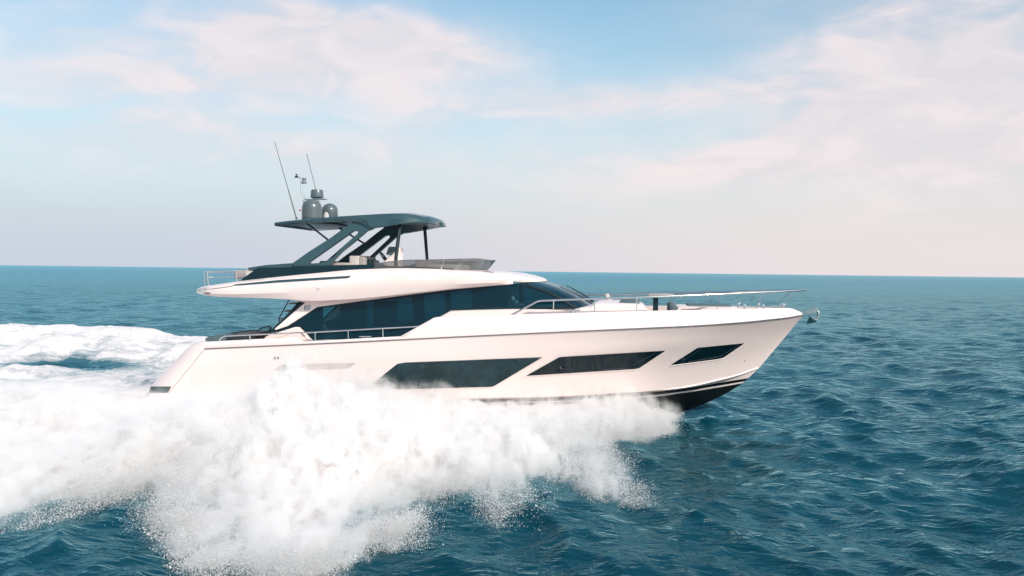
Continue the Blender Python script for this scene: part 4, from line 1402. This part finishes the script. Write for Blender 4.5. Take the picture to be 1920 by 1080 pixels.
def sea_material():
    m = bpy.data.materials.new('sea_water'); m.use_nodes = True
    nt = m.node_tree; nt.nodes.clear(); t = NT(nt)
    g = t.add('ShaderNodeNewGeometry'); pos = g.outputs['Position']
    cd = t.add('ShaderNodeVectorMath', operation='DISTANCE'); t.l.new(pos, cd.inputs[0]); cd.inputs[1].default_value = CAM
    at = t.add('ShaderNodeAttribute'); at.attribute_name = 'foam'
    fo = at.outputs['Fac']
    # wavelets of three sizes
    st = t.add('ShaderNodeMapping'); st.inputs['Scale'].default_value = (0.55, 1.0, 1.0); st.inputs['Rotation'].default_value = (0, 0, R(15)); t.l.new(pos, st.inputs[0])
    w1 = t.noise(st.outputs[0], 5.5, 4, 0.6, 0.5)
    w2 = t.noise(st.outputs[0], 1.3, 4, 0.62, 0.6)
    w3 = t.noise(st.outputs[0], 0.28, 5, 0.6, 0.4)
    h = t.m('ADD', t.m('MULTIPLY', w1, 0.03), t.m('ADD', t.m('MULTIPLY', w2, 0.20), t.m('MULTIPLY', w3, 0.55)))
    bp = t.add('ShaderNodeBump'); bp.inputs['Strength'].default_value = 0.6; bp.inputs['Distance'].default_value = 1.0
    t.l.new(h, bp.inputs['Height'])
    patch = t.noise(pos, 0.05, 3, 0.5)
    wd = t.add('ShaderNodeBsdfDiffuse')
    t.l.new(t.mix(t.smooth(patch, 0.35, 0.65), (0.0004, 0.029, 0.046), (0.0010, 0.044, 0.064)), wd.inputs['Color'])
    wg = t.add('ShaderNodeBsdfGlossy'); wg.inputs['Color'].default_value = (0.45, 0.80, 0.88, 1)
    t.l.new(t.smooth(cd.outputs['Value'], 20, 500, 0.05, 0.24), wg.inputs['Roughness'])
    t.l.new(bp.outputs[0], wg.inputs['Normal']); t.l.new(bp.outputs[0], wd.inputs['Normal'])
    fr = t.add('ShaderNodeFresnel'); fr.inputs['IOR'].default_value = 1.333; t.l.new(bp.outputs[0], fr.inputs['Normal'])
    wat = t.add('ShaderNodeMixShader')
    t.l.new(fr.outputs[0], wat.inputs[0]); t.l.new(wd.outputs[0], wat.inputs[1]); t.l.new(wg.outputs[0], wat.inputs[2])
    # aerated water shows paler and greener through thin foam
    # lacy foam: coverage against fractal noise
    fs = t.add('ShaderNodeMapping'); fs.inputs['Scale'].default_value = (0.6, 1.0, 1.0); t.l.new(pos, fs.inputs[0])
    f1 = t.noise(fs.outputs[0], 0.9, 9, 0.68, 0.8)
    f2 = t.noise(fs.outputs[0], 5.0, 6, 0.7, 0.6)
    fn = t.m('ADD', t.m('MULTIPLY', f1, 0.75), t.m('MULTIPLY', f2, 0.25))
    thr = t.m('SUBTRACT', 0.93, t.m('MULTIPLY', fo, 0.70))
    cov = t.m('MULTIPLY', t.m('SUBTRACT', fn, thr), 4.0, clamp=True)
    cov = t.m('MULTIPLY', cov, t.smooth(fo, 0.0, 0.15))
    # a few whitecaps and specks at sea
    df = t.add('ShaderNodeBsdfPrincipled')
    df.inputs['Base Color'].default_value = (0.80, 0.76, 0.75, 1)
    df.inputs['Roughness'].default_value = 0.7
    df.inputs['Subsurface Weight'].default_value = 0.0
    b2 = t.add('ShaderNodeBump'); b2.inputs['Strength'].default_value = 0.8; b2.inputs['Distance'].default_value = 0.12
    t.l.new(t.m('ADD', fn, t.m('MULTIPLY', f2, 0.5)), b2.inputs['Height']); t.l.new(b2.outputs[0], df.inputs['Normal'])
    aer = t.add('ShaderNodeBsdfDiffuse'); aer.inputs[0].default_value = (0.10, 0.24, 0.28, 1)
    m0 = t.add('ShaderNodeMixShader'); t.put(m0.inputs[0], t.m('MULTIPLY', t.smooth(fo, 0.15, 0.8), 0.45))
    t.l.new(wat.outputs[0], m0.inputs[1]); t.l.new(aer.outputs[0], m0.inputs[2])
    mx = t.add('ShaderNodeMixShader'); t.put(mx.inputs[0], cov)
    t.l.new(m0.outputs[0], mx.inputs[1]); t.l.new(df.outputs[0], mx.inputs[2])
    out = t.add('ShaderNodeOutputMaterial'); t.l.new(mx.outputs[0], out.inputs[0])
    return m


sea_o = link('sea', build_sea(), sea_material())
sea_o['kind'] = 'structure'


# ------------------------------------------------------------------ spray: a cloud of real drops
def drops_mesh(name, pts, rad):
    """one small tetrahedron per drop, randomly turned"""
    n = len(pts)
    T = np.array([[1, 1, 1], [1, -1, -1], [-1, 1, -1], [-1, -1, 1]], float) / math.sqrt(3)
    q = rng.normal(size=(n, 4)); q /= np.linalg.norm(q, axis=1)[:, None]
    w, x, y, z = q.T
    Rm = np.stack([1 - 2 * (y * y + z * z), 2 * (x * y - z * w), 2 * (x * z + y * w), 2 * (x * y + z * w), 1 - 2 * (x * x + z * z), 2 * (y * z - x * w),
                   2 * (x * z - y * w), 2 * (y * z + x * w), 1 - 2 * (x * x + y * y)], -1).reshape(n, 3, 3)
    V = np.einsum('nij,kj->nki', Rm, T) * rad[:, None, None] + pts[:, None, :]
    co = V.reshape(-1, 3).astype(np.float32)
    F = np.array([[0, 1, 2], [0, 3, 1], [0, 2, 3], [1, 3, 2]])
    loops = (np.arange(n)[:, None, None] * 4 + F[None]).reshape(-1).astype(np.int32)
    me = bpy.data.meshes.new(name)
    me.vertices.add(len(co)); me.vertices.foreach_set('co', co.ravel())
    me.loops.add(len(loops)); me.loops.foreach_set('vertex_index', loops)
    me.polygons.add(4 * n); me.polygons.foreach_set('loop_start', (np.arange(4 * n) * 3).astype(np.int32))
    me.update(calc_edges=True)
    me.shade_smooth()
    return me


def spray_points(n, side, xr, seed):
    g = np.random.default_rng(seed)
    out = []
    tot = 0
    while tot < n:
        m = n
        x = g.uniform(xr[0], xr[1], m); y = g.uniform(0.2, 16.5, m)
        P = plan(x, side * y)
        ok = P > np.where(y < 3, -0.12, -0.3)
        # keep clear of the hull itself
        hb_ = np.interp(x, [0, 8, 12, 14.5, 16.5, 17], [2.25, 2.3, 2.0, 1.5, 0.5, 0.1])
        ok &= ~((y < hb_) & (x > -0.2))
        if side > 0: ok &= y > 9.0
        x, y, P = x[ok], y[ok], P[ok]
        # streaks drawn outward from the bow: noise along rays
        ang = np.arctan2(y, 19.5 - x); rr = np.hypot(y, 19.5 - x)
        stre = fbm(ang * 26, rr * 0.42, x * 0 + 3, 4, 71 + (side > 0))
        big = fbm(x * 0.5, y * 0.5, x * 0 + 9, 4, 81 + (side > 0))
        H = spray_h(x, side * y) * (0.40 + 1.1 * stre) * (0.45 + 0.9 * big)
        edge = sstep(-0.3, 0.9, P + (stre - 0.5) * 2.0)
        H = H * (0.62 + 0.8 * fbm(x * 2.4, y * 1.1, x * 0 + 6, 4, 171))
        z = H * (g.random(len(x)) ** 1.15) * 1.05
        n3d = fbm(x * 1.3, y * 1.3, z * 1.8, 4, 91)
        w = edge * (0.25 + 1.0 * sstep(0.42, 0.62, n3d)) * (0.3 + 1.2 * sstep(0.35, 0.62, stre))
        w = w * np.where(x < 3.5, 0.25 + 1.0 * sstep(0.40, 0.58, fbm(x * 0.9, y * 0.55, x * 0 + 8, 4, 181)), 1)
        w = w * np.where(x < 2, np.clip(0.35 + (x + 8) / 18, 0.18, 1), 1)
        keep = g.random(len(x)) < w * 0.6
        out.append(np.stack([x, side * y, z + 0.02], -1)[keep]); tot += keep.sum()
    return np.concatenate(out)[:n]


def edge_points(n, seed):
    """flying drops ahead of the tongues and above the wash"""
    g = np.random.default_rng(seed); out = []; tot = 0
    while tot < n:
        m = n * 3
        x = g.uniform(-6, 17.4, m); y = g.uniform(0.3, 16.8, m)
        P = plan(x, -y)
        hb_ = np.interp(x, [0, 8, 12, 14.5, 16.5, 17], [2.3, 2.35, 2.05, 1.55, 0.55, 0.15])
        cl_ = fbm(x * 1.1, y * 0.8, x * 0 + 2, 4, 141)
        w = np.exp(-((P - 0.05) / 0.32) ** 2) * np.where(y < 3.0, P > -0.1, 1) * sstep(0.44, 0.66, cl_) * 1.6 * np.clip((y - 1) / 5, 0.15, 1)
        up = (P > 0) * 0.16 * sstep(0.5, 0.7, cl_)
        k = (g.random(m) < w + up) & ~((y < hb_) & (x > -0.2))
        x, y, P, cl_ = x[k], y[k], P[k], cl_[k]
        z = np.where(P < 0.6, 0.02 + g.random(len(x)) ** 1.6 * (0.12 + 0.5 * cl_), spray_h(x, -y) * (0.45 + 0.5 * g.random(len(x))))
        out.append(np.stack([x, -y, z], -1)); tot += len(x)
    a = np.concatenate(out); g.shuffle(a)
    a = a[:n]
    # a fan of drops thrown up against the hull abreast of the long window
    k = n // 4
    fx = g.normal(8.0, 0.75, k); fy = 2.75 + g.exponential(0.9, k)
    fz = 0.6 + np.minimum(g.exponential(0.2, k), 0.62) * np.exp(-((fx - 7.9) / 0.9) ** 2) * 1.3
    return np.concatenate([a, np.stack([fx, -fy, fz], -1)])


def mist_material(name, trans):
    m = bpy.data.materials.new(name); m.use_nodes = True
    nt = m.node_tree; nt.nodes.clear(); t = NT(nt)
    g = t.add('ShaderNodeNewGeometry')
    c = t.mix(t.noise(g.outputs['Position'], 3.0, 2), (0.97, 0.965, 0.96), (0.99, 0.985, 0.98))
    a = t.add('ShaderNodeBsdfDiffuse'); b = t.add('ShaderNodeBsdfTranslucent')
    t.l.new(c, a.inputs[0]); t.l.new(c, b.inputs[0])
    mx = t.add('ShaderNodeMixShader'); mx.inputs[0].default_value = trans
    t.l.new(a.outputs[0], mx.inputs[1]); t.l.new(b.outputs[0], mx.inputs[2])
    out = t.add('ShaderNodeOutputMaterial'); t.l.new(mx.outputs[0], out.inputs[0])
    return m


M_MIST = mist_material('spray_drops', 0.35)
N_S, N_P = 1000000, 200000
pts = spray_points(N_S, -1, (-9, 17.2), 101)
rad = 0.0068 * np.exp(rng.normal(0, 0.45, len(pts)))
ep = edge_points(300000, 404)
pts = np.concatenate([pts, ep]); rad = np.concatenate([rad, 0.0046 * np.exp(rng.normal(0, 0.45, len(ep)))])
o = link('spray', drops_mesh('spray', pts, rad), M_MIST)
o['kind'] = 'stuff'; o['label'] = 'white spray thrown out from the near side of the yacht toward the camera'; o['category'] = 'spray'
pts = spray_points(N_P, 1, (-26, 16), 102)
rad = 0.011 * np.exp(rng.normal(0, 0.35, len(pts)))
o = link('spray', drops_mesh('spray', pts, rad), M_MIST)
o['kind'] = 'stuff'; o['label'] = 'white foaming spray beyond the stern on the far side of the yacht'; o['category'] = 'spray'


def mist_object(name, pts, rad, voxel, density, label):
    me = bpy.data.meshes.new(name)
    me.vertices.add(len(pts)); me.vertices.foreach_set('co', pts.astype(np.float32).ravel())
    at = me.attributes.new('r', 'FLOAT', 'POINT'); at.data.foreach_set('value', rad.astype(np.float32))
    m = bpy.data.materials.new(name + '_volume'); m.use_nodes = True
    nt = m.node_tree; nt.nodes.clear(); t = NT(nt)
    pv = t.add('ShaderNodeVolumePrincipled')
    pv.inputs['Color'].default_value = (1.0, 0.988, 0.981, 1)
    pv.inputs['Anisotropy'].default_value = 0.0
    g = t.add('ShaderNodeNewGeometry')
    at2 = t.add('ShaderNodeAttribute'); at2.attribute_name = 'density'
    mpn = t.add('ShaderNodeMapping'); mpn.inputs['Scale'].default_value = (4.6, 0.9, 2.4); t.l.new(g.outputs['Position'], mpn.inputs[0])
    n = t.m('ADD', t.m('MULTIPLY', t.noise(mpn.outputs[0], 0.8, 8, 0.7, 0.6), 0.62), t.m('MULTIPLY', t.noise(g.outputs['Position'], 5.0, 5, 0.65), 0.38))
    d = t.m('MULTIPLY', t.m('MULTIPLY', at2.outputs['Fac'], t.smooth(n, 0.44, 0.585, 0.01, 2.0)), density)
    pv.inputs['Density Attribute'].default_value = ''
    t.l.new(d, pv.inputs['Density'])
    out = t.add('ShaderNodeOutputMaterial'); t.l.new(pv.outputs[0], out.inputs['Volume'])
    o = link(name, me, m)
    ng = bpy.data.node_groups.new(name + '_nodes', 'GeometryNodeTree')
    ng.interface.new_socket('Geometry', in_out='INPUT', socket_type='NodeSocketGeometry')
    ng.interface.new_socket('Geometry', in_out='OUTPUT', socket_type='NodeSocketGeometry')
    a = ng.nodes.new('NodeGroupInput'); b = ng.nodes.new('NodeGroupOutput')
    mp = ng.nodes.new('GeometryNodeMeshToPoints'); ra = ng.nodes.new('GeometryNodeInputNamedAttribute'); ra.data_type = 'FLOAT'; ra.inputs[0].default_value = 'r'
    pvn = ng.nodes.new('GeometryNodePointsToVolume'); pvn.resolution_mode = 'VOXEL_SIZE'
    pvn.inputs['Voxel Size'].default_value = voxel; pvn.inputs['Density'].default_value = 1.0
    sm_ = ng.nodes.new('GeometryNodeSetMaterial'); sm_.inputs['Material'].default_value = m
    L = ng.links
    L.new(a.outputs[0], mp.inputs[0]); L.new(mp.outputs[0], pvn.inputs['Points']); L.new(ra.outputs[0], pvn.inputs['Radius'])
    L.new(pvn.outputs[0], sm_.inputs[0]); L.new(sm_.outputs[0], b.inputs[0])
    md = o.modifiers.new('Mist', 'NODES'); md.node_group = ng
    o['kind'] = 'stuff'; o['label'] = label; o['category'] = 'mist'
    return o


mp_ = spray_points(90000, -1, (-9, 17.0), 303)
mP = plan(mp_[:, 0], mp_[:, 1])
mk = (mP > 0.0) & ((mP < 1.6) | (rng.random(len(mp_)) < 0.4))
mp_, mP = mp_[mk], mP[mk]
mp_[:, 2] *= np.where(np.abs(mp_[:, 1]) < 4.5, 0.62, 0.8)
mist_object('mist', mp_, (0.07 + 0.22 * rng.random(len(mp_)) * sstep(0.05, 2.0, mP)), 0.065, 4.2, 'soft white mist hanging in the spray beside the near hull')
vp_ = spray_points(34000, -1, (-9, 16.6), 505)
vp_ = vp_[plan(vp_[:, 0], vp_[:, 1]) > 0.1]
mist_object('mist_veil', vp_, 0.16 + 0.26 * rng.random(len(vp_)), 0.09, 0.38, 'thin veil of fine mist drifting over the top and edges of the spray')
